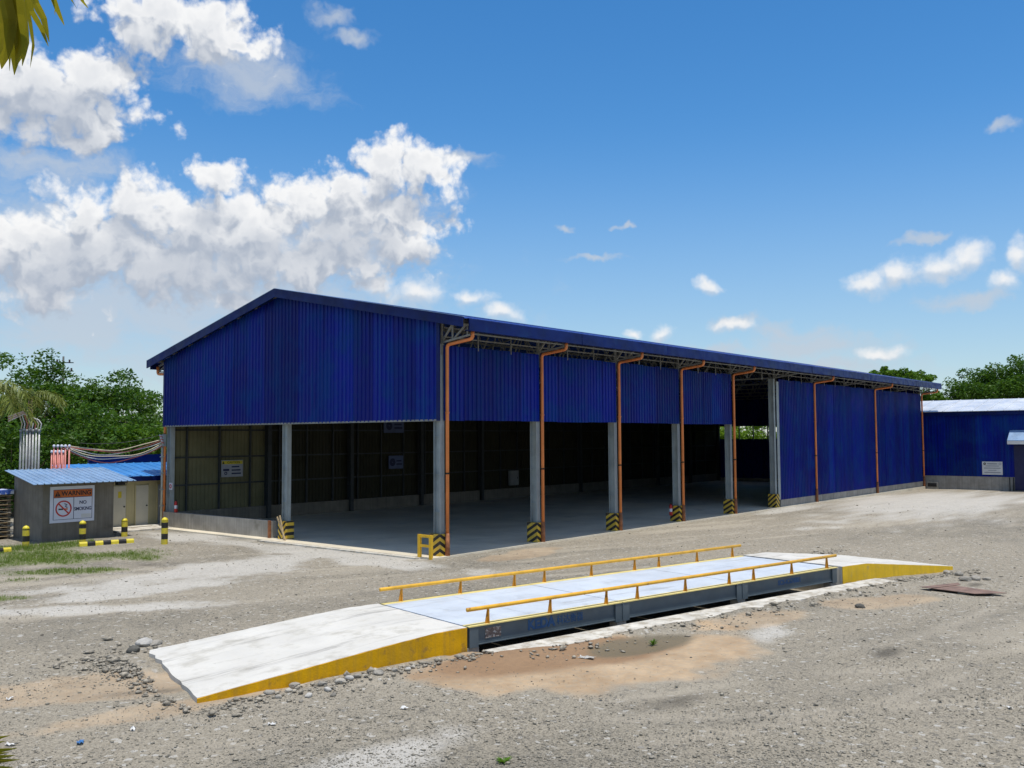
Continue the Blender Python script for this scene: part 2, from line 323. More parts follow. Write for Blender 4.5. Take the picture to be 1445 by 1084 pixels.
def text_mesh(txt, size, m, name, parent, mat4, extrude=0.002, sx=1.0, bold=0.0):
    cu = bpy.data.curves.new('tmp', 'FONT'); cu.body = txt; cu.size = size; cu.extrude = extrude; cu.align_x = 'CENTER'; cu.align_y = 'CENTER'; cu.offset = bold
    ob = bpy.data.objects.new('tmp', cu); col.objects.link(ob); dg = bpy.context.evaluated_depsgraph_get()
    me = bpy.data.meshes.new_from_object(ob.evaluated_get(dg)); bpy.data.objects.remove(ob)
    me.transform(Matrix.Diagonal((sx, 1, 1, 1))); me.transform(mat4)
    me.materials.clear(); me.materials.append(m)
    o = bpy.data.objects.new(name, me); col.objects.link(o)
    if parent is not None: o.parent = parent
    return o
def plane_y(x, y, z):   # text frame on a wall facing -Y
    return Matrix(((1, 0, 0, x), (0, 0, -1, y), (0, 1, 0, z), (0, 0, 0, 1)))
def plane_x(x, y, z):   # text frame on a wall facing -X (reads towards -Y)
    return Matrix(((0, 0, -1, x), (-1, 0, 0, y), (0, 1, 0, z), (0, 0, 0, 1)))
def vnoise(x, y, s, seed=0):
    # cheap smooth value noise, vectorised
    x = np.asarray(x)*s+seed*17.3; y = np.asarray(y)*s-seed*9.1
    xi, yi = np.floor(x).astype(np.int64), np.floor(y).astype(np.int64); fx, fy = x-xi, y-yi
    h = lambda a, b: ((np.sin(a*127.1+b*311.7+seed*74.7)*43758.5453) % 1.0)
    u, v = fx*fx*(3-2*fx), fy*fy*(3-2*fy)
    return (h(xi, yi)*(1-u)+h(xi+1, yi)*u)*(1-v)+(h(xi, yi+1)*(1-u)+h(xi+1, yi+1)*u)*v
def fbm(x, y, s, o=4, seed=0): return sum(vnoise(x, y, s*2**k, seed+k)*0.5**k for k in range(o))/sum(0.5**k for k in range(o))
def sstep(a, b, x): t = np.clip((x-a)/(b-a), 0, 1); return t*t*(3-2*t)

# ------------------------------------------------------------------ weighbridge frame (needed by the ground)
WB_O = np.array([-8.85, -9.27]); WB_A = rad(-11.5); WB_L, WB_W, WB_Z = 11.75, 3.1, 0.37
WE = np.array([math.cos(WB_A), math.sin(WB_A)]); WN = np.array([-math.sin(WB_A), math.cos(WB_A)])
def wb_local(x, y):
    dx, dy = np.asarray(x)-WB_O[0], np.asarray(y)-WB_O[1]; return dx*WE[0]+dy*WE[1], dx*WN[0]+dy*WN[1]
def wb_world(s, t, z=0): p = WB_O+WE*s+WN*t; return (p[0], p[1], z)

# ------------------------------------------------------------------ ground
def blob(x, y, cx, cy, rx, ry, rot=0.0):
    c, s_ = math.cos(rot), math.sin(rot); dx, dy = x-cx, y-cy
    return 1-np.sqrt(((dx*c+dy*s_)/rx)**2+((-dx*s_+dy*c)/ry)**2)
def ground_h(x, y):
    x, y = np.asarray(x, float), np.asarray(y, float)
    h = -0.16*sstep(28, 50, x) - 0.21*np.exp(-((x-8.4)/3.8)**2-((y+13.4)/3.0)**2)
    rough = 0.05*(fbm(x, y, 0.35, 4, 3)-0.5) + 0.035*(fbm(x, y, 1.6, 4, 5)-0.5)
    near_b = sstep(-2.5, -0.2, y)*sstep(-3.0, -0.6, x)
    h = h + rough*(1-0.85*near_b) - 0.015*near_b
    s, t = wb_local(x, y)
    pit = sstep(-0.55, -0.4, s)*(1-sstep(WB_L+0.6, WB_L+0.8, s))*sstep(-0.70+.62*((s < .02) | (s > WB_L+.1)), -0.56+.62*((s < .02) | (s > WB_L+.1)), t)*(1-sstep(3.1, 3.25, t))
    onr = (s > -5.2)*(s < 17.0)*sstep(-0.9, -0.2, t)*(1-sstep(3.2, 3.9, t))
    h = h - 0.03*onr
    # loose heaps against the ramps
    off = 1-(s > -5.1+.12*t)*(s < 17.6)*(t > -.3)*(t < 3.45)
    h = h + 0.05*sstep(-.2, .3, s)*(1-sstep(12.5, 13.5, s))*np.exp(-((t+1.12)/.26)**2)*2*fbm(x, y, 2.6, 3, 91)
    h = h + off*0.12*np.clip(blob(x, y, -13.0, -6.0, 1.1, 1.3), 0, 1) + off*0.07*np.clip(blob(x, y, -11.2, -9.45, 1.6, 0.5, -0.2), 0, 1)
    h = h + 0.10*np.clip(blob(x, y, -9.2, -10.1, 1.5, 0.7, -0.3), 0, 1)*fbm(x, y, 2.2, 3, 9) + 0.05*np.clip(blob(x, y, 6.9, -13.7, 1.6, .7), 0, 1)
    h = h - 0.05*np.clip(blob(x, y, -6.9, -11.7, 1.6, 0.7, -0.2), 0, 1)
    return h*(1-pit) - 0.38*pit
RUTS = [[(-19, -4.2), (-16, -5.4), (-14.4, -6.6), (-13.6, -8.6), (-11.8, -11.0), (-9.0, -14.0), (-5, -17.5), (0, -21)],
        [(-22, 6), (-15, 2.5), (-9, -0.8), (-2, -3.2), (6, -4.6), (16, -5.2), (30, -4.5)],
        [(-18, -9.5), (-14.5, -11.6), (-8, -15.2), (0, -16.6), (9, -16.2), (20, -13), (34, -10)]]
def rut_field(x, y):
    out = np.zeros(np.shape(x))
    for L in RUTS:
        P = np.array(L, float)
        T = np.linspace(0, len(P)-1, 60); Q = np.stack([np.interp(T, range(len(P)), P[:, k]) for k in (0, 1)], 1)
        for _ in range(6): Q[1:-1] = (Q[:-2]+2*Q[1:-1]+Q[2:])/4
        D = np.gradient(Q, axis=0); N = np.stack([-D[:, 1], D[:, 0]], 1); N /= np.linalg.norm(N, axis=1)[:, None]
        for off in (-.95, .95):
            C = Q+N*off; best = np.full(np.shape(x), 9e9)
            for a, b in zip(C[:-1], C[1:]):
                d = b-a; t = np.clip(((x-a[0])*d[0]+(y-a[1])*d[1])/(d@d), 0, 1)
                best = np.minimum(best, (x-a[0]-d[0]*t)**2+(y-a[1]-d[1]*t)**2)
            out = np.maximum(out, np.exp(-best/0.17**2))
    return out*sstep(.34, .58, fbm(x, y, .35, 3, 81))
def axis(lo, hi, fine, far, g=1.16):
    a = list(np.arange(lo, hi, fine)); d = fine; p = a[-1]
    while p < far: d = min(d*g, 60); p += d; a.append(p)
    d = fine; p = a[0]; b = []
    while p > -far: d = min(d*g, 60); p -= d; b.append(p)
    return np.array(b[::-1]+a)
def build_ground():
    xs, ys = axis(-17.5, 11, 0.11, 900), axis(-19, 3.5, 0.11, 900)
    X, Y = np.meshgrid(xs, ys); nx, ny = len(xs), len(ys)
    RT = np.zeros(X.shape); near = (np.abs(X-5) < 32) & (np.abs(Y+8) < 16); RT[near] = rut_field(X[near], Y[near])
    Z = ground_h(X, Y)-0.022*RT
    me = bpy.data.meshes.new('ground'); V = np.stack([X, Y, Z], -1).reshape(-1, 3)
    i = np.arange((ny-1)*nx).reshape(ny-1, nx)[:, :-1].ravel(); F = np.stack([i, i+1, i+nx+1, i+nx], -1)
    me.vertices.add(len(V)); me.vertices.foreach_set('co', V.ravel())
    me.loops.add(F.size); me.loops.foreach_set('vertex_index', F.ravel().astype(np.int32))
    me.polygons.add(len(F)); me.polygons.foreach_set('loop_start', np.arange(0, F.size, 4, dtype=np.int32))
    me.polygons.foreach_set('use_smooth', np.ones(len(F), bool)); me.update(); me.validate()
    x, y = V[:, 0], V[:, 1]; nz = fbm(x, y, 0.9, 5, 21)-0.5; nz2 = fbm(x, y, 3.0, 4, 31)-0.5
    b = lambda *a: blob(x, y, *a)
    sand = np.maximum.reduce([b(-8.6, -11.3, 2.6, 2.0, -0.35), b(-6.6, -12.6, 1.9, 1.2, -0.2), b(-9.9, -10.7, 1.3, 1.3), b(-14.2, -6.7, 1.9, 0.9, -0.6), b(-15.3, -6.2, 1.4, 0.6, -0.2),
                              b(0.5, -13.5, 2.0, 0.8, -0.5), b(-3.2, -12.2, 1.8, 0.6, -0.25), b(2.0, -1.6, 2.4, 0.9, 0.1), b(-14.3, -8.4, 1.8, 0.5, -0.2)])
    sand = np.clip(sstep(-0.02, 0.24, sand+nz*0.8+nz2*.3), 0, 1)*np.where(blob(x, y, -8.2, -11.5, 4.2, 3.0, -.3) > 0, 1.0, 0.6)
    brown = sstep(0, 0.4, np.maximum(b(-8.9, -10.6, 2.4, 1.1, -0.25), b(-7.6, -11.3, 1.9, 0.9, -0.3))+nz*0.8)*sand
    mud = sstep(0, 0.3, b(-6.7, -11.55, 1.5, 0.55, -0.2)+nz*0.3)
    pale = np.maximum.reduce([b(-5.6, 3.2, 6.0, 2.0, 0.1), b(-9.5, 1.5, 3.6, 1.1, -0.1), b(-1.8, 3.0, 1.3, 6.5), b(-1.6, 12.0, 1.8, 4.0), b(24.0, -1.0, 3.6, 0.9), b(34, -5, 17, 5.5, 0.1), b(-13.2, -12.4, 1.5, 0.7)-.12, b(-4.6, -13.0, 1.3, .5, .3)-.15, b(-11.6, 0.2, 4.5, .8, -.7)])
    pale = sstep(-0.05, 0.55, pale+nz*1.3+nz2*.5)*0.9
    dark = np.maximum.reduce([b(-9.4, -13.8, 1.0, 0.45, -0.4), b(-6.6, 5.6, 1.7, 0.35, -0.3), b(-4.6, -15.2, .8, .25), b(4.6, -11.8-2.6, .6, .2), b(-13.9, -7.4, .9, .25, -.5)])
    dark = sstep(0.05, 0.8, dark+nz*1.1+nz2*.6)
    grass = np.maximum.reduce([b(-8.2, 9.6, 4.6, 2.4, -0.5), b(-12.3, 3.0, 1.5, 0.5, -0.6), b(-9.2, 6.4, 2.6, 0.7, -0.7), b(-7.4, 12.4, 3.2, 1.6, -.2), b(-14, 10, 6, 5)])
    grass = sstep(0.05, 0.5, grass+nz*1.0)
    ca, sa = math.cos(-.35), math.sin(-.35); u_, v_ = x*ca+y*sa, -x*sa+y*ca
    tan = sstep(0.36, 0.66, 0.55*fbm(u_*.35, v_*1.5, 0.35, 5, 41)+0.45*fbm(x, y, 0.22, 4, 44)+0.16*sstep(0, 8, x)*sstep(-10, -6, y))
    track = sstep(0.56, 0.70, fbm(u_*.10, v_*1.0, 1.3, 4, 61))*sstep(.35, .6, fbm(x, y, .12, 3, 66)); rut = RT.ravel()*(1-np.clip(sand, 0, 1)*.6)
    for nm, a in (('sand', sand), ('brown', brown), ('mud', mud), ('pale', pale), ('dark', dark), ('grass', grass), ('tan', tan), ('track', track), ('rut', rut)):
        at = me.attributes.new(nm, 'FLOAT', 'POINT'); at.data.foreach_set('value', a.astype(np.float32))
    m = bpy.data.materials.new('gravel_ground'); m.use_nodes = True; t = NT(m.node_tree); bs = t.n['Principled BSDF']
    A = lambda n: t.node('ShaderNodeAttribute', attribute_name=n).outputs['Fac']
    P = t.node('ShaderNodeNewGeometry').outputs['Position']
    vo = t.node('ShaderNodeTexVoronoi'); t.put(vo.inputs['Vector'], P); vo.inputs['Scale'].default_value = 48.0
    vo2 = t.node('ShaderNodeTexVoronoi'); t.put(vo2.inputs['Vector'], P); vo2.inputs['Scale'].default_value = 15.0
    n1, n2, n3 = t.noise(P, 0.8, 10.0, 0.70), t.noise(P, 9.0, 6.0, 0.7), t.noise(P, 60.0, 4.0, 0.7)
    c = t.mix(t.ramp(n1, 0.33, 0.67), (0.155, 0.140, 0.110), (0.265, 0.231, 0.172))
    c = t.mix(t.math('MULTIPLY', A('tan'), 0.70), c, (0.36, 0.312, 0.235))
    sv = t.node('ShaderNodeSeparateColor'); t.put(sv.inputs[0], vo.outputs['Color'])
    sv2 = t.node('ShaderNodeSeparateColor'); t.put(sv2.inputs[0], vo2.outputs['Color'])
    grit = t.math('ADD', t.math('MULTIPLY', sv.outputs[0], 0.75), t.math('MULTIPLY', n3, 0.5))
    keep = t.math('SUBTRACT', 1.0, t.math('MULTIPLY', A('sand'), 0.82))
    c2 = t.mix(t.math('MULTIPLY', keep, 0.43), c, t.mix(t.ramp(grit, 0.1, 1.15), (0.085, 0.077, 0.060), (0.47, 0.42, 0.33)))
    c2 = t.mix(t.math('MULTIPLY', t.ramp(sv2.outputs[0], 0.94, 0.98), t.math('MULTIPLY', keep, 0.55)), c2, (0.55, 0.53, 0.48))
    c2 = t.mix(t.math('MULTIPLY', t.ramp(sv2.outputs[1], 0.92, 0.97), t.math('MULTIPLY', keep, 0.5)), c2, (0.10, 0.095, 0.085))
    c2 = t.mix(t.math('MULTIPLY', A('track'), 0.5), c2, (0.46, 0.405, 0.315))
    c2 = t.mix(t.math('MULTIPLY', A('rut'), t.ramp(n2, .3, .7, .25, .8)), c2, (0.40, 0.352, 0.275))
    c2 = t.mix(t.math('MULTIPLY', A('pale'), t.ramp(n2, 0.3, 0.6, 0.45, 0.9)), c2, t.mix(n1, (0.46, 0.43, 0.375), (0.60, 0.575, 0.52)))
    c2 = t.mix(t.math('MULTIPLY', A('sand'), t.ramp(n2, 0.30, 0.6, 0.45, 1.0)), c2, t.mix(t.ramp(n1, 0.3, 0.7), (0.31, 0.21, 0.12), (0.50, 0.37, 0.235)))
    c2 = t.mix(t.math('MULTIPLY', A('brown'), 0.85), c2, t.mix(n2, (0.17, 0.10, 0.055), (0.30, 0.185, 0.10)))
    c2 = t.mix(t.math('MULTIPLY', A('mud'), 0.9), c2, (0.16, 0.13, 0.078))
    c2 = t.mix(t.math('MULTIPLY', A('dark'), 0.7), c2, (0.075, 0.066, 0.052))
    c2 = t.mix(t.math('MULTIPLY', A('grass'), t.ramp(n2, 0.36, 0.56, 0.15, 0.9)), c2, (0.125, 0.155, 0.040))
    t.put(bs.inputs['Base Color'], c2); t.put(bs.inputs['Roughness'], t.ramp(A('mud'), 0, 1, 0.95, 0.45)); bs.inputs['Specular IOR Level'].default_value = 0.2
    n4 = t.noise(P, 28.0, 5.0, 0.7)
    bn = t.node('ShaderNodeBump'); bn.inputs['Distance'].default_value = 0.022; t.put(bn.inputs['Strength'], t.math('MULTIPLY', keep, 0.8))
    t.put(bn.inputs['Height'], t.math('ADD', t.math('ADD', t.math('MULTIPLY', sv.outputs[1], 0.30), t.math('MULTIPLY', n4, 0.8)), t.math('MULTIPLY', n3, 0.45)))
    t.put(bs.inputs['Normal'], bn.outputs[0])
    me.materials.append(m); o = bpy.data.objects.new('ground', me); col.objects.link(o); tag(o, kind='structure')
    return o
build_ground()

# loose gravel: nobody could count it
ICO_V = np.array([(0,0,1),(.9,0,.35),(.28,.85,.3),(-.72,.53,.35),(-.72,-.53,.35),(.28,-.85,.3),(0.1,0,-.8)])
ICO_F = np.array([(0,1,2),(0,2,3),(0,3,4),(0,4,5),(0,5,1),(6,2,1),(6,3,2),(6,4,3),(6,5,4),(6,1,5)])
def scatter(name, x, y, r, m, label, cat, flat=0.6, sink=0.25):
    n = len(x); z = ground_h(x, y)
    sc = np.stack([r*RNG.uniform(.7, 1.5, n), r*RNG.uniform(.6, 1.1, n), r*flat*RNG.uniform(.5, 1.2, n)], -1)
    a = RNG.uniform(0, 6.283, n); base = ICO_V[None]*(1+RNG.uniform(-.28, .28, (n, 7, 1)))*sc[:, None, :]
    ca, sa = np.cos(a)[:, None], np.sin(a)[:, None]
    P = np.stack([base[..., 0]*ca-base[..., 1]*sa+x[:, None], base[..., 0]*sa+base[..., 1]*ca+y[:, None], base[..., 2]+(z+sc[:, 2]*(1-2*sink)*0.8)[:, None]], -1)
    F = (ICO_F[None]+7*np.arange(n)[:, None, None]).reshape(-1, 3)
    me = bpy.data.meshes.new(name); V = P.reshape(-1, 3)
    me.vertices.add(len(V)); me.vertices.foreach_set('co', V.ravel()); me.loops.add(F.size); me.loops.foreach_set('vertex_index', F.ravel().astype(np.int32))
    me.polygons.add(len(F)); me.polygons.foreach_set('loop_start', np.arange(0, F.size, 3, dtype=np.int32)); me.update(); me.validate()
    me.materials.append(m); o = bpy.data.objects.new(name, me); col.objects.link(o); return tag(o, label, cat, kind='stuff')
def free_ground(x, y):
    s, t = wb_local(x, y)
    a = (s > -5.05)*(s < 17.6)*(t > -0.25)*(t < 3.4); b = (s > 0)*(s < 11.9)*(t > -1.05)*(t < 3.5)
    return ~(a | b) & ~((x > -0.8) & (y > -0.25) & (y < 16.6))
def gravel():
    n = 90000; px = RNG.uniform(-20, 1465, n); py = 1100-RNG.uniform(0, 1, n)**1.25*390
    d = CF[None]+CR[None]*((px-W0/2)/FPX)[:, None]-CU[None]*((py-H0/2)/FPX)[:, None]
    Pt = CAM[None]-d*(CAM[2]/d[:, 2])[:, None]; x, y = Pt[:, 0], Pt[:, 1]; dist = np.hypot(x-CAM[0], y-CAM[1])
    sand = np.maximum.reduce([blob(x, y, -8.4, -11.4, 2.7, 2.0, -0.35), blob(x, y, -6.6, -12.6, 1.8, 1.1, -0.2)])
    dens = sstep(0.30, 0.7, fbm(x, y, 0.5, 4, 51))*0.75+0.25
    k = free_ground(x, y) & (dist < 55) & (RNG.uniform(0, 1, n) < dens*np.where(sand > 0.05, 0.10, 1.0))
    x, y, dist = x[k], y[k], dist[k]
    r = np.clip(RNG.lognormal(-4.88, 0.52, len(x)), .004, .04)*(1+np.clip(dist-16, 0, 40)*0.020)
    scatter('gravel', x, y, r, pebble_m, 'loose grey gravel scattered over the yard', 'gravel', 0.5)
    # gravel heap at the ramp's foot and along its side
    n = 1500; a = RNG.normal(0, 1, (n, 2)); x = -13.15+a[:, 0]*0.42; y = -5.95+a[:, 1]*0.75
    n2 = 520; s = RNG.uniform(-5.3, 0.4, n2); t = -0.42-np.abs(RNG.normal(0, .34, n2)); q = WB_O[None]+s[:, None]*WE[None]+t[:, None]*WN[None]
    n3 = 420; s3 = RNG.uniform(13, 18.0, n3); t3 = np.where(RNG.uniform(0, 1, n3) < .55, 3.5+np.abs(RNG.normal(0, .3, n3)), -0.5-np.abs(RNG.normal(0, .3, n3))); q3 = WB_O[None]+s3[:, None]*WE[None]+t3[:, None]*WN[None]
    n4 = 420; s4 = RNG.uniform(0.3, 12.5, n4); t4 = -1.05-np.abs(RNG.normal(0, .40, n4)); q4 = WB_O[None]+s4[:, None]*WE[None]+t4[:, None]*WN[None]
    n5 = 220; s5 = -5.15-np.abs(RNG.normal(0, .2, n5)); t5 = RNG.uniform(-.3, 3.5, n5); q5 = WB_O[None]+s5[:, None]*WE[None]+t5[:, None]*WN[None]
    x = np.concatenate([x, q[:, 0], q3[:, 0], q4[:, 0], q5[:, 0]]); y = np.concatenate([y, q[:, 1], q3[:, 1], q4[:, 1], q5[:, 1]])
    k = free_ground(x, y); x, y = x[k], y[k]
    scatter('ramp_rubble', x, y, np.clip(RNG.lognormal(-3.85, 0.62, len(x)), .008, .10), rubble_m, 'stony rubble heaped around the feet of the ramps', 'rubble', 0.65)
gravel()

# ------------------------------------------------------------------ warehouse
PB, PT = 4.31, 6.72            # bottom and top of the long side's hanging cladding
HW = 8.21; WD = 2*HW; NB, BAY = 10, 5.0
RIDGE = (8.2, 9.30); EAVE_R = (-1.35, 7.42); EAVE_L = (17.35, 7.12)
def roof_z(y):
    return RIDGE[1]-(RIDGE[0]-y)*(RIDGE[1]-EAVE_R[1])/(RIDGE[0]-EAVE_R[0]) if y < RIDGE[0] else RIDGE[1]-(y-RIDGE[0])*(RIDGE[1]-EAVE_L[1])/(EAVE_L[0]-RIDGE[0])
wh = tag(empty('warehouse', (0, 0, 0)), 'long open-sided warehouse shed clad in deep blue corrugated metal with gable roof', 'warehouse')
def sheet(u0, u1, zb, zt, place, name='cladding_sheet', m=blue, parent=wh, pitch=0.205, rib=0.035, h=0.032, flip=False):
    """corrugated sheet: zt may be a function of u; place(u, out, z) -> xyz"""
    us = []; k = math.ceil(u0/pitch - 1e-6); us.append((u0, 0))
    while k*pitch < u1:
        c = k*pitch
        for du, o in ((-rib, 0), (-rib*0.5, h), (rib*0.5, h), (rib, 0)):
            if u0 < c+du < u1: us.append((c+du, o))
        k += 1
    us.append((u1, 0)); us = sorted(us); b = MB()
    zf = zt if callable(zt) else (lambda u: zt)
    V = [place(u, o, zb) for u, o in us]+[place(u, o, zf(u)) for u, o in us]; n = len(us)
    F = [(i, i+1, n+i+1, n+i) if not flip else (i+1, i, n+i, n+i+1) for i in range(n-1)]
    b.add(V, F); return b.build(name, m, parent, recalc=False)
def split(a, b, w):
    n = max(1, round((b-a)/w)); return [(a+(b-a)*i/n, a+(b-a)*(i+1)/n) for i in range(n)]
# gable end, faces -X: two tiers of sheets
for (a, b_) in split(-0.02, WD+0.02, 1.03):
    e = random.uniform(0, 0.006)
    sheet(a, b_, PB+random.uniform(-.012, .012), lambda y: roof_z(y)-0.16, lambda u, o, z, e=e: (-0.15-o-e, u, z), flip=True)
# long side hanging panels and full-height panels
for n_ in range(4):
    for (a, b_) in split(n_*BAY+0.05, (n_+1)*BAY-0.05, 0.98):
        e = random.uniform(0, 0.006)
        sheet(a, b_, PB+random.uniform(-.015, .012), PT+random.uniform(-.02, .02), lambda u, o, z, e=e: (u, -0.04-o-e, z))
for n_ in range(5, 10):
    for (a, b_) in split(n_*BAY+(0.35 if n_ == 5 else 0.0), (n_+1)*BAY, 0.99):
        e = random.uniform(0, 0.006)
        sheet(a, b_, 0.40, PT+random.uniform(-.02, .02), lambda u, o, z, e=e: (u, -0.04-o-e, z))
# far long wall (seen from inside) and end wall with its open band
for n_ in range(NB):
    sheet(n_*BAY, (n_+1)*BAY, 0.55, lambda x: roof_z(WD)-0.1, lambda u, o, z: (u, WD+0.05+o, z), m=khaki if n_ else khaki_lit, flip=False)
for (z0, z1) in ((0.0, 3.5), (4.55, None)):
    for (a, b_) in split(0, WD, 4.1):
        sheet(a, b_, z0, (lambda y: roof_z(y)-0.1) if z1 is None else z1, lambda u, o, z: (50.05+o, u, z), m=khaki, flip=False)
for y in np.arange(0.6, WD, 1.25): MB().box(49.95, 50.03, y-.04, y+.04, 3.4, 4.65).build('window_post', truss_m, wh)
# studs and rails on the inside of the far long wall
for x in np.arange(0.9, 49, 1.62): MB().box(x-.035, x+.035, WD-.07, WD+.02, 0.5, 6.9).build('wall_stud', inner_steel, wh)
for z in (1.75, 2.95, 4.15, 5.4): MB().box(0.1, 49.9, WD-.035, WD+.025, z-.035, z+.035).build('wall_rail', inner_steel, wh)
MB().box(-0.05, 50, WD-.12, WD+.15, -.3, 0.62).build('plinth_wall', hutwall, wh)  # inner plinth takes a darker coat: interior shade put into its colour
MB().box(49.93, 50.1, 0, WD-.13, -.5, 0.3).build('plinth_wall', concrete, wh)
# roof, two corrugated slopes with a little depth
def roof_slope(y0, z0, y1, z1):
    b = MB(); xs = []
    for k in range(int(50.9/0.33)+1):
        c = -0.42+k*0.33
        for du, o in ((-.05, 0), (-.02, .03), (.02, .03), (.05, 0)): xs.append((c+du, o))
    xs = [(x, o) for x, o in xs if -0.45 <= x <= 50.45]
    for off in (0, -0.035):
        n = len(xs); V = [(x, y0, z0+o+off) for x, o in xs]+[(x, y1, z1+o+off) for x, o in xs]
        b.add(V, [(i, i+1, n+i+1, n+i) if off == 0 else (i+1, i, n+i, n+i+1) for i in range(n-1)])
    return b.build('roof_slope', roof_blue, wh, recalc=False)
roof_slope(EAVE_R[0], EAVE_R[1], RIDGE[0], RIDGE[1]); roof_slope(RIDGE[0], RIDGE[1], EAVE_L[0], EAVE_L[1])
MB().prism([(7.85, 9.28), (8.2, 9.365), (8.55, 9.27), (8.2, 9.34)], 0, -0.46, 50.4).build('ridge_cap', roof_blue, wh)
# barge boards on both gables, eave fascia in lengths, gutter
for xg in (-0.50, 50.42):
    for (ya, yb) in ((EAVE_R[0]-.02, RIDGE[0]), (RIDGE[0], EAVE_L[0]+.03)):
        za, zb = roof_z(ya), roof_z(yb)
        MB().prism([(ya, za-.27), (yb, zb-.27), (yb, zb+.045), (ya, za+.045)], 0, xg, xg+0.05).build('barge_board', blue_trim, wh)
        MB().prism([(ya, za+.047), (yb, zb+.047), (yb, zb+.06), (ya, za+.06)], 0, xg-.01, xg+0.22).build('barge_cap', pale_roof, wh)
xs_ = np.linspace(-0.2, 50.42, 18)
for a, b_ in zip(xs_[:-1], xs_[1:]):
    j = random.uniform(-.008, .008)
    MB().prism([(-1.42+j, 7.05), (-1.40+j, 7.42), (-1.37, 7.44), (-1.18, 7.44), (-1.18, 7.41), (-1.36, 7.40), (-1.37, 7.08), (-1.20, 7.08), (-1.20, 7.05)], 0, a, b_-.006).build('eave_fascia', blue_trim, wh)
MB().prism([(17.36, 6.80), (17.44, 6.80), (17.44, 7.14), (17.36, 7.14)], 0, -0.3, 50.4).build('eave_fascia', blue_trim, wh)
# corner trims
MB().box(-0.185, -0.14, -0.085, 0.05, PB-.02, 7.5).build('corner_trim', blue_trim, wh)
MB().box(-0.185, -0.14, WD-.03, WD+.10, PB-.02, 7.1).build('corner_trim', blue_trim, wh)
MB().box(25.06, 25.33, -0.075, -0.045, 0.42, 6.6).build('jamb_trim', steel, wh)
# bottom flashing of the hanging panels
MB().box(-0.17, -0.10, 0.02, WD, PB-.03, PB+.03).build('bottom_angle', truss_m, wh)
for n_ in range(4): MB().box(n_*BAY+.12, (n_+1)*BAY-.12, -.03, .03, PB+.02, PB+.10).build('bottom_angle', truss_m, wh)
# trusses with overhanging brackets, purlins, eave girts
def truss(x):
    b = MB(); zb = 6.78
    ys = np.linspace(0.15, WD-.15, 13)
    b.bar((x, 0.0, zb), (x, WD, zb), .07); b.bar((x, -1.3, roof_z(-1.3)-.2), (x, RIDGE[0], RIDGE[1]-.2), .07); b.bar((x, RIDGE[0], RIDGE[1]-.2), (x, EAVE_L[0]-.1, roof_z(17.2)-.2), .07)
    for i in range(12):
        m_ = (ys[i]+ys[i+1])/2
        b.bar((x, ys[i], zb), (x, m_, roof_z(m_)-.2), .045); b.bar((x, m_, roof_z(m_)-.2), (x, ys[i+1], zb), .045)
    # overhang bracket on the long side and its twin at the back
    b.bar((x, 0.05, 6.78), (x, -1.22, 6.95), .055); b.bar((x, 0.0, 6.80), (x, -0.45, 7.32), .05); b.bar((x, -.48, 6.86), (x, -.48, 7.35), .05); b.bar((x, -.52, 6.86), (x, -1.05, 7.28), .05); b.bar((x, -1.12, 6.93), (x, -1.12, 7.25), .045)
    b.bar((x, 0.02, 6.4), (x, 0.02, roof_z(0)-.2), .08)
    b.bar((x, WD, 6.66), (x, 17.28, 6.70), .05); b.bar((x, WD+.05, 7.1), (x, 17.2, 6.72), .045); b.bar((x, 17.25, 6.7), (x, 17.25, 7.0), .045)
    return b.build('roof_truss', truss_m, wh)
for n_ in range(NB+1): truss(max(0.02, n_*BAY))
for y in list(np.linspace(-1.0, 7.8, 9))+list(np.linspace(8.6, 16.9, 8)): MB().box(-0.3, 50.3, y-.03, y+.03, roof_z(y)-.16, roof_z(y)-.045).build('purlin', truss_m, wh)
for z in (6.98, 7.28): MB().box(0.1, 49.9, -.03, .01, z-.02, z+.02).build('eave_girt', truss_m, wh)
MB().box(0.1, 49.9, -1.16, -1.12, 6.98, 7.02).build('eave_girt', truss_m, wh)
for n_ in range(NB):
    for f in (0.34, 0.68): MB().box(n_*BAY+f*BAY-.02, n_*BAY+f*BAY+.02, -.06, -.03, 6.62, 7.52).build('girt_hanger', truss_m, wh)
# columns: H section, deep along Y, on hazard-striped concrete bases
def column(x, y, mode, zt=6.75, base=True, bh=0.72, m=steel):
    c = empty('column', (x, y, 0)); c.parent = wh
    b = MB(); b.box(-.10, .10, 0.0, .016, .05, zt); b.box(-.10, .10, .27, .286, .05, zt); b.box(-.008, .008, .016, .27, .05, zt)
    for z in (1.4, 2.6, 3.8): b.box(-.09, -.008, .016, .27, z-.006, z+.006)
    b.build('shaft', m, c)
    if base:
        bb = MB().box(0, 0.38, 0, 0.46, -.35, bh).build('base_block', {'peak': st_peak, 'vee': st_vee, 'slant': st_slant}[mode], c, loc=(-.20, -.09, 0))
    return c
cols = [column(n_*BAY+(0.03 if n_ == 0 else -.06), 0.0, 'peak' if n_ < 5 else 'slant') for n_ in range(6)]
for n_ in range(6, 11): column(n_*BAY-(.15 if n_ == 10 else 0), 0.02, 'peak', base=False)
column(0.06, HW-.25, 'vee', bh=0.70); column(0.06, WD-.32, 'peak', base=False)
for n_ in range(1, 11): column(n_*BAY-(.2 if n_ == 10 else 0), WD-.36, 'peak', base=False, m=inner_steel)
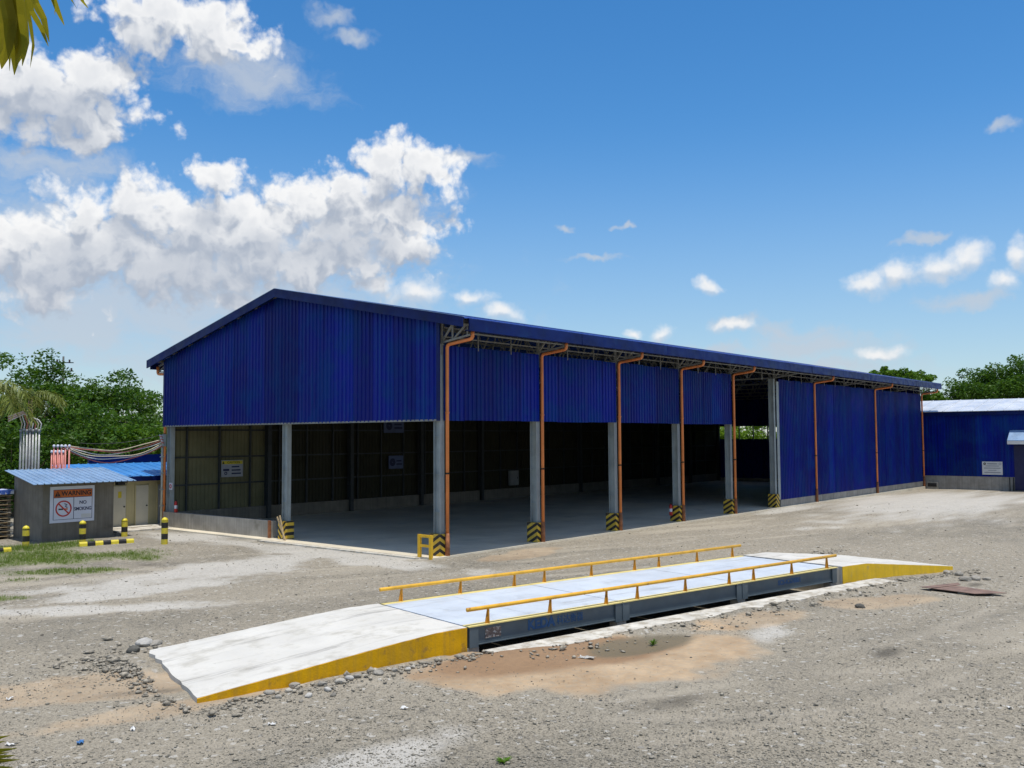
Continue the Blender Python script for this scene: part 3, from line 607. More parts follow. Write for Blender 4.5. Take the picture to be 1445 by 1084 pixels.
# downpipes
def elbow(p, a, b, r=0.12, n=5):
    p, a, b = map(np.array, (p, a, b)); A = p+(a-p)/np.linalg.norm(a-p)*r; B = p+(b-p)/np.linalg.norm(b-p)*r
    return [(1-t)**2*A+2*t*(1-t)*p+t*t*B for t in np.linspace(0, 1, n)]
def downpipe(x, y=-0.14, z0=0.0):
    d = empty('downpipe', (x, y, 0)); d.parent = wh
    P = [(0, 0, z0+.02), (0, 0, 6.72), (0, -1.10, 6.84), (0, -1.10, 7.06)]
    path = [P[0]]+elbow(P[1], P[0], P[2])+elbow(P[2], P[1], P[3])+[P[3]]
    MB().tube(path, 0.058, 12).build('pipe', orange, d, smooth=True)
    MB().tube([(0, 0, z0-.1), (0, 0, 0.74)], 0.078, 12).build('sleeve', rust, d, smooth=True)
    for z in (2.62, 4.55): MB().tube([(0, 0, z-.025), (0, 0, z+.025)], 0.072, 12).build('clamp', black if z < 3 else orange, d, smooth=True)
    return d
for n_ in (0, 1, 2, 3, 4, 6, 8, 10): downpipe(n_*BAY+(0.12 if n_ == 0 else 0.02 if n_ < 5 else 0.0)-(.05 if n_ == 10 else 0))
# its twin under the far eave
dl = empty('downpipe', (-0.02, 17.28, 0)); dl.parent = wh
MB().tube([(0, 0, 6.92)]+elbow((0, 0, 6.6), (0, 0, 6.9), (0, -.8, 6.56))+elbow((0, -.68, 6.57), (0, -.3, 6.58), (0, -.68, 6.2))+[(0, -.68, 0)], 0.06, 10).build('pipe', orange, dl, smooth=True)
# plinths
MB().box(-0.12, 0.10, 8.75, WD+.06, -.3, 0.66).build('plinth_wall', concrete, wh)
MB().box(25.35, 50.0, -.06, .14, -.6, 0.40).build('plinth_wall', concrete, wh)
MB().box(-0.19, -0.12, 8.78, 8.90, -.1, .68).build('plinth_post', rust, wh)
# the floor
tag(MB().box(-0.62, 49.9, -0.22, WD-.13, -.4, 0.035).build('concrete_floor', floor_m), kind='structure')
tag(MB().box(-0.86, -0.63, 0.3, 8.6, -.3, 0.03).build('floor_kerb', curb_m), kind='structure')

# ------------------------------------------------------------------ things at the warehouse
g = tag(empty('guard_frame', (-0.62, 0.14, 0)), 'small bright yellow steel guard frame beside the corner column', 'guard')
for y in (-.28, .22): MB().box(-.045, .045, y-.05, y+.05, -.1, .74).build('upright', yellow, g)
for z in (.40, .70): MB().box(-.035, .035, -.23, .17, z-.045, z+.035).build('crossbar', yellow, g)
pl = tag(MB().bar((-.30, 7.72, 0.0), (-.28, 8.05, 0.92), .035, .07).bar((-.33, 7.62, 0.02), (-.27, 8.22, 0.86), .03, .06).build('timber_offcut', wood), 'thin yellow timber offcuts leaning on the striped base of the gable column', 'timber')
def extinguisher(loc, label):
    e = tag(empty('fire_extinguisher', loc), label, 'extinguisher')
    MB().tube([(0,0,0),(0,0,.02),(0,0,.40),(0,0,.46),(0,0,.49)], [.065,.07,.07,.045,.02], 12).build('cylinder', red, e, smooth=True)
    MB().box(-.015,.015,-.05,.05,.49,.53).build('valve', black, e); MB().tube([(0,-.03,.5),(0,-.1,.42),(0,-.09,.15)], .012, 6).build('hose', black, e)
    MB().tube([(0,0,.16),(0,0,.30)], .0715, 12, cap=False).build('tag_band', white, e)
extinguisher((-0.03, 15.62, 0.66), 'red fire extinguisher standing on the low wall of the gable')
extinguisher((14.6, 0.25, 0.30), 'red fire extinguisher hung inside a row column beside an orange pipe')
# sign helper: a board in the plane facing -Y or -X
def board(name, w, h, label, cat, loc, face, build, m=white):
    e = tag(empty(name, loc), label, cat)
    if face == 'x': e.rotation_euler = (0, 0, -math.pi/2)
    MB().box(-w/2, w/2, 0, .02, -h/2, h/2).build('panel', m, e)
    build(e, w, h); return e
def rect(e, x0, x1, z0, z1, m, name='print_block', d=.003): return MB().box(x0, x1, -d, -.0005, z0, z1).build(name, m, e)
def ring(e, cx, cz, r0, r1, m, name='symbol_ring', d=.006):
    b = MB(); n = 28; P = []
    for y in (-d, -.001):
        for r in (r0, r1): P += [(cx+r*math.cos(2*math.pi*k/n), y, cz+r*math.sin(2*math.pi*k/n)) for k in range(n)]
    F = []
    for k in range(n):
        j = (k+1) % n; F += [(k, j, n+j, n+k), (n+k, n+j, 3*n+j, 3*n+k), (k, 2*n+k, 2*n+j, j)]
    return b.add(P, F).build(name, m, e)
def nosmoking(e, w, h):
    rect(e, -w*.42, w*.44, h*.20, h*.40, sign_or, 'header')
    for (a, b_, c, d) in ((-.42,.44,.185,.20),(-.42,.44,.40,.412),(-.43,-.42,-.42,.41),(.44,.45,-.42,.41),(-.42,.44,-.42,-.41),(.02,.032,-.41,.185)): rect(e, w*a, w*b_, h*c, h*d, ink, 'border_line', .004)
    text_mesh('WARNING', h*.175, inkk, 'lettering', e, plane_y(w*.085, -.005, h*.297), sx=.98, bold=.006)
    MB().prism([(-w*.40, h*.225), (-w*.27, h*.225), (-w*.335, h*.375)], 1, -.006, -.001).build('warning_triangle', inkk, e)
    rect(e, -w*.342, -w*.328, h*.265, h*.335, sign_or, 'exclamation_bar', .008); rect(e, -w*.342, -w*.328, h*.24, h*.253, sign_or, 'exclamation_dot', .008)
    text_mesh('NO', h*.13, ink, 'lettering', e, plane_y(w*.235, -.004, h*.03), bold=.004); text_mesh('SMOKING', h*.13, ink, 'lettering', e, plane_y(w*.235, -.004, -h*.145), sx=.84, bold=.004)
    cx, cz, R = -w*.20, -h*.115, h*.225
    ring(e, cx, cz, R*.83, R, red)
    MB().bar((cx-R*.62, -.0075, cz+R*.62), (cx+R*.62, -.0075, cz-R*.62), .003, R*.17, up=(1, 0, 1)).build('slash', red, e)
    rect(e, cx-R*.62, cx-R*.05, cz-R*.16, cz+R*.02, inkk, 'cigarette', .004); rect(e, cx+R*.05, cx+R*.5, cz-R*.16, cz+R*.02, sign_or, 'cigarette_end', .004)
    MB().tube([(cx+R*.45, -.004, cz+R*.1), (cx+R*.2, -.004, cz+R*.3), (cx+R*.42, -.004, cz+R*.45), (cx+R*.1, -.004, cz+R*.6)], R*.055, 6).build('smoke_mark', ink, e)
    rect(e, w*.20, w*.42, -h*.39, -h*.29, white_d, 'patch', .004)
board('warning_sign', 1.66, 1.34, 'large white WARNING NO SMOKING sign on the grey hut', 'sign', (-4.93, 14.47, 1.35), 'y', nosmoking)
def caution(e, w, h):
    rect(e, -w*.48, w*.48, h*.26, h*.46, sign_ye, 'header'); text_mesh('CAUTION', h*.19, inkk, 'lettering', e, plane_y(w*.06, -.005, h*.36))
    MB().prism([(-w*.46, h*.28), (-w*.36, h*.28), (-w*.41, h*.44)], 1, -.006, -.001).build('warning_triangle', inkk, e)
    rect(e, -w*.42, -w*.14, -h*.14, -h*.02, ink, 'pictogram'); ring(e, -w*.30, -h*.28, h*.05, h*.10, ink)
    for i, l in enumerate((.36, .42, .44)): rect(e, -w*.03, -w*.03+w*l, h*(.10-.2*i)-h*.04, h*(.10-.2*i)+h*.04, ink, 'print_line')
board('caution_sign', 1.12, 0.76, 'white CAUTION sign with yellow header on the khaki inner wall', 'sign', (3.14, WD-.11, 2.41), 'y', caution, M('dimmed_sign_board', (.34, .35, .38), .6))  # white board darkened: indoor dimness put into the colour
def mandatory(e, w, h):
    ring(e, -w*.24, 0, h*.05, h*.30, ink)
    for i, l in enumerate((.36, .40)): rect(e, w*.02, w*.02+w*l, h*(.10-.25*i)-h*.06, h*(.10-.25*i)+h*.06, ink, 'print_line')
dim_board = M('dimmed_blue_white_board', (0.09, 0.12, 0.22), 0.6)  # blue-white darkened: the shed's gloom put into the board colour
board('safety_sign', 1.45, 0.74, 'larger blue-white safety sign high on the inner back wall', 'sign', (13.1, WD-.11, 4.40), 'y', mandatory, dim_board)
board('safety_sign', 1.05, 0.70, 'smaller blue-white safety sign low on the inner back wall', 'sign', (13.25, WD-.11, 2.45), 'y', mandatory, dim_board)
dimmed_box = M('dimmed_grey_box', (.28, .28, .27), .6)  # pale box darkened: shade of the back wall put into the colour
eb = tag(empty('electrical_panel', (23.05, WD-.05, 1.25)), 'pale electrical panel box on the dark inner back wall', 'electrical panel')
MB().box(-.4, .4, -.2, -.04, -.45, .45).build('housing', dimmed_box, eb); MB().box(-.34, .34, -.215, -.202, -.4, .4).build('door', dimmed_box, eb); MB().box(.25, .29, -.235, -.217, -.06, .06).build('handle', black, eb)
fs = board('fire_point_sign', 0.22, 0.30, 'small red and white notice on the steel column above the extinguisher', 'sign', (-.08, 15.98, 1.75), 'x', lambda e, w, h: ring(e, 0, 0, .05, .09, red))
# door-sized light slots of the end wall are left to the open band

# ------------------------------------------------------------------ weighbridge
wb = tag(empty('weighbridge', wb_world(0, 0, 0), WB_A), 'long steel truck weighbridge with pale deck and low yellow side rails', 'weighbridge')
NM = 3; ML = WB_L/NM
for i in range(NM):
    s0, s1 = i*ML+.012, (i+1)*ML-.012
    for (a, b_) in ((s0, s0+1.62), (s0+1.626, s1)) if i == 0 else ((s0, s0+1.9), (s0+1.906, s1)):
        MB().box(a, b_, 0.20, WB_W-.20, WB_Z-.02, WB_Z).build('deck_plate', deck_m, wb)
    for (t0, t1) in ((0.0, 0.197), (WB_W-.197, WB_W)):
        MB().box(s0, s1, t0, t1, WB_Z-.018, WB_Z+.002).build('edge_strip', strip_m, wb)
    for t in (0.05, WB_W-.07):
        bm_ = MB().box(s0+.05, s1-.05, t, t+.02, .035, WB_Z-.022).build('side_beam', beam_m, wb)
        MB().box(s0+.05, s1-.05, t-.03, t+.10, .02, .033).build('beam_flange', beam_m, wb)
    for t in (0.8, 1.55, 2.3): MB().box(s0+.05, s1-.05, t-.06, t+.06, .06, WB_Z-.022).build('inner_beam', beam_m, wb)
for s in (0.14, ML, 2*ML, WB_L-.14):
    for t in (0.02, WB_W-.30):
        w_ = .10 if s in (0.14, WB_L-.14) else .20
        c = MB().box(s-w_, s+w_, t-.01, t+.28, -.02, WB_Z-.024).build('load_cell_housing', beam_m, wb)
        MB().box(s-.13, s+.13, t+.02, t+.24, -.40, -.021).build('load_cell_pad', concrete, wb)
        if w_ > .15: MB().box(s-.015, s+.015, t-.03, t-.012, .02, WB_Z-.03).build('joint_rib', beam_m, wb)
def rail(t, s0, s1, inward):
    MB().tube([(s0, t, WB_Z+.29), (s0+.02, t, WB_Z+.29), (s1, t, WB_Z+.29)], .038, 12).build('safety_rail', rail_y, wb, smooth=True)
    for i in range(NM):
        for f in (.125, .51, .895):
            s = i*ML+f*ML
            MB().prism([(t-.05, WB_Z+.004), (t+.05, WB_Z+.004), (t+.022, WB_Z+.26), (t-.022, WB_Z+.26)], 0, s-.008, s+.008).prism([(s-.065, WB_Z+.004), (s+.035, WB_Z+.004), (s+.03, WB_Z+.26), (s-.015, WB_Z+.26)], 1, t-.008, t+.008).build('rail_bracket', post_y, wb)
rail(0.06, 0.02, WB_L+.0, 1); rail(WB_W-.06, -0.02, WB_L-.05, -1)
text_mesh('KEDA', .25, letter_b, 'lettering', wb, plane_y(1.76, .046, .205), sx=1.05, bold=.012)
text_mesh('科达衡器', .185, letter_b, 'lettering', wb, plane_y(2.50, .046, .205), sx=.95, bold=.001)
text_mesh('SCS-ICS76001', .16, letter_b, 'lettering', wb, plane_y(9.72, .046, .205), sx=1.0, bold=.008)
tp = MB().box(.42, .78, .042, .049, .11, .29).build('rating_plate', M('worn_brown_label', (0.16, 0.11, 0.09), .6, 0, .4, 30.0, col2=(0.5, 0.45, 0.4), c2scale=22, c2lo=.5, c2hi=.6), wb)
# kerb of the pit
tag(MB().box(.02, WB_L+1.0, -1.06, -.44, -.55, .04).box(.02, WB_L+.1, 3.16, 3.5, -.55, .12).build('pit_kerb', curb_m), kind='structure')
kb = bpy.data.objects['pit_kerb']; kb.location = wb_world(0, 0, 0); kb.rotation_euler = (0, 0, WB_A)
# ramps
def ramp(name, label, s_in, s_tip, t_in, t_tip, prof, zbot, side_m, skew=0.0):
    r = tag(empty(name, wb_world(s_in, 0, 0), WB_A), label, 'ramp'); L = s_tip-s_in
    ns, nt = 36, 16; b = MB(); V = []; rr = random.Random(3)
    for i in range(ns+1):
        f = i/ns; z = np.interp(f, [p[0] for p in prof], [p[1] for p in prof])
        ta, tb = t_in[0]+(t_tip[0]-t_in[0])*f, t_in[1]+(t_tip[1]-t_in[1])*f
        for j in range(nt+1):
            jit = (rr.uniform(-.02, .02)*(1+2*(j > 11)) if i == ns and j > 1 else 0)
            edge = rr.uniform(-.012, .012) if j == nt else 0
            V.append((L*f+jit+skew*f*j/nt, ta+(tb-ta)*j/nt+edge, z+rr.uniform(-.003, .003)))
    W_ = nt+1; F = [(i*W_+j, (i+1)*W_+j, (i+1)*W_+j+1, i*W_+j+1) for i in range(ns) for j in range(nt)]
    rim = [i*W_ for i in range(ns+1)]+[ns*W_+j for j in range(1, W_)]+[i*W_+nt for i in range(ns-1, -1, -1)]+[j for j in range(nt-1, 0, -1)]
    o = len(V); V += [(V[i][0], V[i][1], zbot) for i in rim]; k = len(rim)
    F += [(rim[i], rim[(i+1) % k], o+(i+1) % k, o+i) for i in range(k)]
    b.add(V, F).build('slab', ramp_m, r)
    b = MB(); V = []; F = []
    for i in range(ns+1):
        p = V_ = b; q = (L*i/ns, t_in[0]+(t_tip[0]-t_in[0])*i/ns, np.interp(i/ns, [p[0] for p in prof], [p[1] for p in prof]))
        wob = rr.uniform(-.004, .004)
        V += [(q[0], q[1]-.012+wob, zbot), (q[0], q[1]-.012+wob, q[2]-.006+rr.uniform(-.007, .004)), (q[0], q[1]+.004, q[2]-.006), (q[0], q[1]+.004, zbot)]
    for i in range(ns):
        for j in range(4): F.append((4*i+j, 4*i+(j+1) % 4, 4*i+4+(j+1) % 4, 4*i+4+j))
    F += [(0, 1, 2, 3), (4*ns+3, 4*ns+2, 4*ns+1, 4*ns)]
    b.add(V, F).build('painted_side', side_m, r)
    return r
side_l = M('worn_yellow_side', (0.68, 0.36, 0.002), 0.6, 0, 0.15, 2.5, bump=0.3, bscale=30, col2=(0.36, 0.20, 0.04), c2scale=3.5, c2lo=0.52, c2hi=0.70, spec=.2, streak=.25)
side_r = M('fresh_yellow_side', (0.80, 0.50, 0.004), 0.55, 0, 0.1, 2.5, bump=0.2, bscale=30, col2=(0.55, 0.38, 0.09), c2scale=4, c2lo=0.55, c2hi=0.72, streak=.15)
ramp('ramp', 'longer white concrete ramp with worn mustard side rising from loose rubble', -.03, -4.95, (0.0, WB_W), (-.19, 3.36), [(0, .37), (.14, .365), (.34, .30), (1, .035)], -.6, side_l, .42)
ramp('ramp', 'white concrete ramp with bright yellow side ending near the rusty plate', WB_L+.16, WB_L+5.7, (-.02, WB_W), (-.16, 3.2), [(0, .37), (.2, .36), (1, -.10)], -.55, side_r)
MB().box(WB_L+.0, WB_L+.14, .05, .35, -.3, .33).build('gap_block', concrete, wb)

# rocks one can pick out, litter, rusty plate
def rock(px, py, r, label, grp=None, m=stone_m, flat=.65, z=None):
    import bmesh
    bm = bmesh.new(); bmesh.ops.create_icosphere(bm, subdivisions=2, radius=1.0); rr = random.Random(int(px*7+py))
    ax = [rr.uniform(.8, 1.3), rr.uniform(.7, 1.1), flat*rr.uniform(.8, 1.1)]; pl_ = [(Vector((rr.gauss(0,1), rr.gauss(0,1), rr.gauss(0,1))).normalized(), rr.uniform(.62, .9)) for _ in range(7)]
    for v in bm.verts:
        for n_, d in pl_:
            k = v.co.dot(n_)
            if k > d: v.co -= n_*(k-d)
        v.co = Vector((v.co.x*ax[0]*r, v.co.y*ax[1]*r, v.co.z*ax[2]*r))
    me = bpy.data.meshes.new('stone'); bm.to_mesh(me); bm.free(); me.materials.append(m)
    for p in me.polygons: p.use_smooth = rr.random() < .5
    P = gp(px, py); o = bpy.data.objects.new('stone', me); col.objects.link(o)
    o.location = (P[0], P[1], float(ground_h(P[0], P[1]))+r*flat*.45); o.rotation_euler = (0, 0, rr.uniform(0, 6))
    return tag(o, label, 'stone', grp)
pale_stone = M('pale_stone', (0.42, 0.40, 0.36), .9, 0, .2, 8, bump=.3)
dark_stone = M('dark_stone', (0.10, 0.095, 0.08), .9, 0, .25, 8, bump=.4)
rock(203, 911, .16, 'large rounded pale boulder at the upper corner of the longer ramp', m=pale_stone)
rock(219, 910, .14, 'flatter grey boulder touching the longer ramp beside the rounded pale one', m=stone_m, flat=.5)
rock(188, 919, .13, 'dark brown boulder left of the rounded pale boulder', m=dark_stone)
G1 = 'stones beside the yellow side of the longer ramp'
for (px, py, r) in ((380,977,.14),(416,965,.13),(408,975,.12),(436,983,.12),(455,968,.14),(462,975,.13),(480,966,.12),(493,962,.13),(505,960,.11),(534,955,.13),(548,946,.09),(557,950,.10),(576,948,.10),(583,945,.09),(470,981,.1),(393,985,.09),(425,990,.08)):
    rock(px, py, r*.6, 'grey broken stone lying along the mustard side of the longer ramp', G1, m=random.choice([stone_m, pale_stone, stone_m]))
rock(1214, 857, .11, 'single dark round stone on the bare ground below the bright yellow ramp', m=dark_stone)
rock(752, 910, .12, 'brown stone lying against the pale pit kerb', m=dark_stone)
G2 = 'stones at the foot of the bright yellow ramp'
for (px, py, r) in ((1352,806,.16),(1362,815,.18),(1376,813,.17),(1392,812,.12),(1335,799,.14),(1310,797,.13),(1322,794,.1)): rock(px, py, r*.9, 'broken stone at the foot of the bright yellow ramp', G2)
dull_plate = M('dull_brown_plate', (0.19, 0.12, 0.09), .85, 0, .3, 5, bump=.2)
rp = tag(empty('rusty_plate', (*gp(1362, 836)[:2], 0)), 'flat rusty brown steel plate lying on the gravel', 'steel plate')
a, b_, c, d = [gp(*q)-gp(1362, 836) for q in ((1312, 833), (1345, 829), (1421, 840), (1375, 841))]
zg = float(ground_h(*gp(1362, 836)[:2]))
MB().prism([(q[0], q[1]) for q in (a, b_, c, d)], 2, zg+.05, zg+.062).build('sheet', dull_plate, rp)
a, b_, c, d = [gp(*q)-gp(1362, 836) for q in ((1298, 832), (1352, 826), (1356, 829), (1312, 834))]
MB().prism([(q[0], q[1]) for q in (a, b_, c, d)], 2, zg+.066, zg+.076).build('loose_strip', dull_plate, rp)
MB().box(-.25, .35, -.12, .1, zg-.05, zg+.049).build('stone_packing', stone_m, rp)
def litter(px, py, w, l, m, label, grp=None):
    P = gp(px, py); b = MB(); rr = random.Random(int(px+py)); n = 5; V = []
    for i in range(n):
        for j in range(n): V.append((w*(i/(n-1)-.5)*rr.uniform(.7, 1.1), l*(j/(n-1)-.5)*rr.uniform(.7, 1.1), rr.uniform(.012, .05)))
    b.add(V, [(i*n+j, (i+1)*n+j, (i+1)*n+j+1, i*n+j+1) for i in range(n-1) for j in range(n-1)])
    o = b.build('litter', m); o.location = (P[0], P[1], float(ground_h(P[0], P[1]))-.005); o.rotation_euler = (0, 0, rr.uniform(0, 6)); return tag(o, label, 'litter', grp)
litter(113, 1049, .16, .09, plastic_blue, 'crumpled blue plastic scrap on the gravel')
for (px, py, w_, l) in ((15,1051,.14,.08),(14,987,.11,.07),(188,1030,.12,.06),(384,1022,.12,.05),(570,1000,.11,.06),(1425,1000,.12,.05)):
    litter(px, py, w_, l, paper, 'flat white scrap lying on the gravel yard', 'white scraps on the gravel')
litter(828, 928, .30, .14, M('mixed_rubbish', (0.4, 0.38, 0.34), .8, 0, .5, 40), 'small heap of dark and white rubbish on the wet sand')

# ------------------------------------------------------------------ bollards and wheel stops
def bollard(x, y, h, label):
    z = float(ground_h(x, y)); e = tag(empty('bollard', (x, y, z)), label, 'bollard', 'yellow and black bollards')
    MB().tube([(0, 0, -.1), (0, 0, h-.13)], .115, 16).build('post', st_bands, e, smooth=False)
    MB().tube([(0, 0, h-.13), (0, 0, h-.08), (0, 0, h-.03), (0, 0, h)], [.118, .112, .075, .012], 16).build('cap', M('bollard_yellow', (0.68, 0.55, 0.03), .5, 0, .1, 5), e, smooth=True)
    return e
bollard(-3.49, 10.43, .96, 'tall yellow and black bollard standing alone by the gable wall')
bollard(-3.05, 14.15, .72, 'short yellow and black bollard at the corner between hut and cream block')
bollard(-5.35, 12.75, .86, 'yellow and black bollard under the no smoking sign behind the wheel stop')
bollard(-6.95, 13.6, .74, 'yellow and black bollard at the shaded side of the hut')
def wheel_stop(ax, ay, bx, by, n, label):
    e = tag(empty('wheel_stop', (ax, ay, float(ground_h(ax, ay))), math.atan2(by-ay, bx-ax)), label, 'wheel stop')
    L = math.hypot(bx-ax, by-ay)/n
    for i in range(n):
        MB().prism([(-.09, -.05), (.09, -.05), (.075, .10), (.04, .15), (-.04, .15), (-.075, .10)], 0, i*L, (i+1)*L-.004).build('segment', MATS['bollard_yellow'] if i % 2 == 0 else black, e)
wheel_stop(-5.75, 12.15, -3.95, 11.75, 7, 'yellow and black segmented wheel stop in front of the hut')
wheel_stop(-9.6, 12.6, -7.85, 12.6, 7, 'yellow wheel stop on the grass beyond the hut')

# ------------------------------------------------------------------ hut
hut = tag(empty('hut', (-4.66, 15.8, 0)), 'small grey rendered hut with sloping faded blue metal roof', 'hut')
hx, hy = 4.66, -15.8
MB().prism([(14.5+hy, -.2), (17.0+hy, -.2), (17.0+hy, 2.46), (14.5+hy, 2.12)], 0, -6.0+hx, -3.33+hx).build('wall', hutwall, hut)
def ribbed_roof(x0, x1, y0, z0, y1, z1, m, parent, pitch=.30, name='roof_sheet', ox=0, oy=0, shear=0.0, th=.02):
    for (a, b_) in split(x0, x1, pitch*3):
        b = MB(); xs = [(a, 0)]; k = math.ceil(a/pitch)
        while k*pitch < b_-.02:
            if k*pitch > a+.03: xs += [(k*pitch-.028, 0), (k*pitch-.012, .03), (k*pitch+.012, .03), (k*pitch+.028, 0)]
            k += 1
        xs.append((b_-.003, 0)); n = len(xs); V = []
        for off in (0, -th): V += [(x+ox, y0+oy, z0+o+off) for x, o in xs]+[(x+ox+shear, y1+oy, z1+o+off) for x, o in xs]
        F = [(i, i+1, n+i+1, n+i) for i in range(n-1)]+[(2*n+i+1, 2*n+i, 3*n+i, 3*n+i+1) for i in range(n-1)]+[(i+1, i, 2*n+i, 2*n+i+1) for i in range(n-1)]+[(0, n, 3*n, 2*n), (2*n-1, n-1, 3*n-1, 4*n-1)]
        b.add(V, F).build(name, m, parent)
ribbed_roof(-6.62, -2.75, 13.85, 2.16, 17.25, 2.60, pale_roof, hut, .24, ox=hx, oy=hy, shear=.35)
for x in (-6.3, -4.7, -3.1): MB().bar((x+hx, 13.9+hy, 2.10), (x+hx+.3, 17.2+hy, 2.52), .05, .07).build('rafter', dark_wood, hut)
MB().box(-3.28+hx, -3.0+hx, 14.25+hy, 14.5+hy, 1.98, 2.12).build('lamp_box', black, hut)
# pallets stacked behind the hut's shaded side
ps = tag(empty('pallet_stack', (-6.75, 17.4, 0)), 'stack of dark slatted pallets under a blue and white tarp beside the hut', 'pallets')
for i in range(10):
    z = i*.17
    for j in range(3): MB().box(-.62+j*.55, -.50+j*.55, -.5, .5, z, z+.10).build('bearer', dark_wood, ps)
    MB().box(-.65, .65, -.52, .5, z+.101, z+.125).build('board', wood, ps)
MB().box(-.68, .68, -.56, .54, 1.70, 1.86).build('tarp', tarp, ps)
# toilet block with cream walls
wc = tag(empty('toilet_block', (0, 18.6, 0)), 'low cream block with plain doors and bright blue metal roof', 'building')
wy = -18.6
MB().box(-3.2, 3.0, 17.5+wy, 20+wy, -.2, 2.02).build('wall', cream, wc)
for i, (a, b_) in enumerate(((-1.85, -1.28), (-.83, -.27), (.18, .62))):
    d_ = MB().box(a, b_, 17.46+wy, 17.497+wy, .02, 1.78).build('door', door_m if i < 2 else M('grey_door', (.36, .37, .38), .6), wc)
    for (p, q) in ((a-.05, a), (b_, b_+.05)): MB().box(p, q, 17.45+wy, 17.498+wy, 0, 1.83).build('door_frame', cream, wc)
    MB().tube([(b_-.08, 17.455+wy, .9), (b_-.08, 17.41+wy, .9)], .03, 8).build('handle', black, d_)
rect(wc, -1.63, -1.48, 1.28, 1.55, sign_ye, 'door_notice'); bpy.data.objects['door_notice'].location = (0, 17.455+wy, 0)
o = rect(wc, .32, .50, 1.30, 1.52, sign_ye, 'door_notice'); o.location = (0, 17.455+wy, 0)
ribbed_roof(-3.3, 3.1, 17.0, 2.18, 20.1, 2.68, wc_roof_m, wc, .42, oy=wy)
MB().box(-3.3, 3.1, 16.97+wy, 16.995+wy, 1.98, 2.18).build('fascia', blue_trim, wc)
MB().box(-1.6, 4.5, 20.15+wy, 20.3+wy, -.2, 3.05).build('rear_wall', blue_trim, wc)
tag(MB().box(-2.6, 3.0, 16.7, 17.49, -.2, .08).box(-2.6, -.2, 15.6, 16.7, -.2, .06).build('paved_step', curb_m), kind='structure')

# ------------------------------------------------------------------ conduits and cables behind the hut
def conduit(x, y, h, m, label, grp, r=.04, capm=None):
    e = tag(empty('conduit_pipe', (x, y, 0)), label, 'pipe', grp)
    MB().tube([(0, 0, -.1), (0, 0, h)], r, 8).build('pipe', m, e, smooth=True)
    MB().tube([(0, 0, h), (0, 0, h+.02), (0, 0, h+.09), (0, 0, h+.11)], [r, r*1.6, r*1.5, r*.5], 8).build('weather_cap', capm or m, e, smooth=True)
for i in range(5): conduit(-4.05+i*.105, 18.10-i*.11, 3.45, pinkpipe, 'tall pink conduit pipe with white weather cap rising behind the hut', 'pink conduit pipes behind the hut', .035, white)
for i in range(4): conduit(-4.16+i*.105, 18.05-i*.11, 3.22, pinkpipe, 'shorter pink conduit pipe in front of the taller pink pipes', 'pink conduit pipes behind the hut', .03, white)
for i in range(7): conduit(-4.95+i*.085, 19.10-i*.085, 4.08+.05*(i % 2), greypipe, 'grey steel conduit pipe in the tight bundle behind the hut', 'grey conduit pipes behind the hut', .042)
def cable(a, b, sag, m, label, grp, r=.018, wob=0.0, mid=None):
    a, b = np.array(a), np.array(b); n = 22; rr = random.Random(int(a[0]*100+b[2]*100+sag*50)); P = []
    ph = rr.uniform(0, 6)
    for i in range(n+1):
        f = i/n; p = a+(b-a)*f; p[2] -= sag*4*f*(1-f)-wob*math.sin(f*9+ph)*math.sin(math.pi*f); P.append(p)
    return tag(MB().tube(P, r, 6).build('cable', m, smooth=True), label, 'cable', grp)
GC = 'cables slung from the pink conduits to the warehouse corner'
for i, (m_, nm) in enumerate(((cable_m, 'pale tan'), (cable_r, 'dull red'), (cable_w, 'white'), (cable_m, 'pale tan'), (cable_w, 'white'), (cable_r, 'dull red'))):
    cable((-3.63-.08*(i % 3), 17.66+.1*(i % 3), 3.50-.10*(i//3)), (-.05, 16.52, 3.80-.05*i), .30+.07*i, m_, nm+' cable slung from the pink conduits to the warehouse corner', GC, .022, .05)
cable((-3.3, 17.5, 3.62), (-.05, 16.52, 4.0), .18, cable_k, 'thin dark wire above the pale slung cables', None, .012)
GD = 'cables drooping over the grey conduit bundle'
for i in range(8):
    b0 = np.array((-4.95+i*.075, 19.1-i*.08, 4.16)); P = [b0, b0+(.03, -.03, .25), b0+(-.05, .05, .62-.03*i), (-4.9, 18.95, 4.95-.02*i), (-5.35, 19.35, 4.72-.03*i)]
    pts = []
    for k in range(len(P)-1):
        for f in (0, .34, .67): pts.append(np.array(P[k])*(1-f)+np.array(P[k+1])*f)
    tag(MB().tube(pts+[np.array(P[-1])], .022, 6).build('cable', [cable_m, cable_w, cable_r][i % 3], smooth=True), ['pale tan', 'white', 'dull red'][i % 3]+' cable looping over the grey conduit bundle', 'cable', GD)
ib = tag(empty('cable_hub', (-.12, 16.53, 3.55)), 'cluster of pinkish cable ends fixed to the warehouse corner column', 'cable hub')
MB().box(-.05, .10, -.06, .06, -.1, .42).build('bracket', steel, ib)
for i in range(6): MB().tube([(-.05, -.1+.03*i, .05+.06*i), (-.16, -.12+.04*i, .08+.06*i)], .035, 8).build('cable_end', [pinkpipe, cable_w][i % 2], ib, smooth=True)
cd = tag(empty('cable_riser', (-.12, 16.62, 0)), 'pale vertical conduit with clips running up the warehouse corner', 'pipe')
MB().tube([(0, 0, 0), (0, 0, 3.6)], .05, 8).build('pipe', M('pale_conduit', (.42, .42, .34), .6), cd, smooth=True)
for z in (.9, 1.6, 2.3, 3.0): MB().box(-.08, .08, -.07, .07, z-.02, z+.02).build('clip', steel, cd)

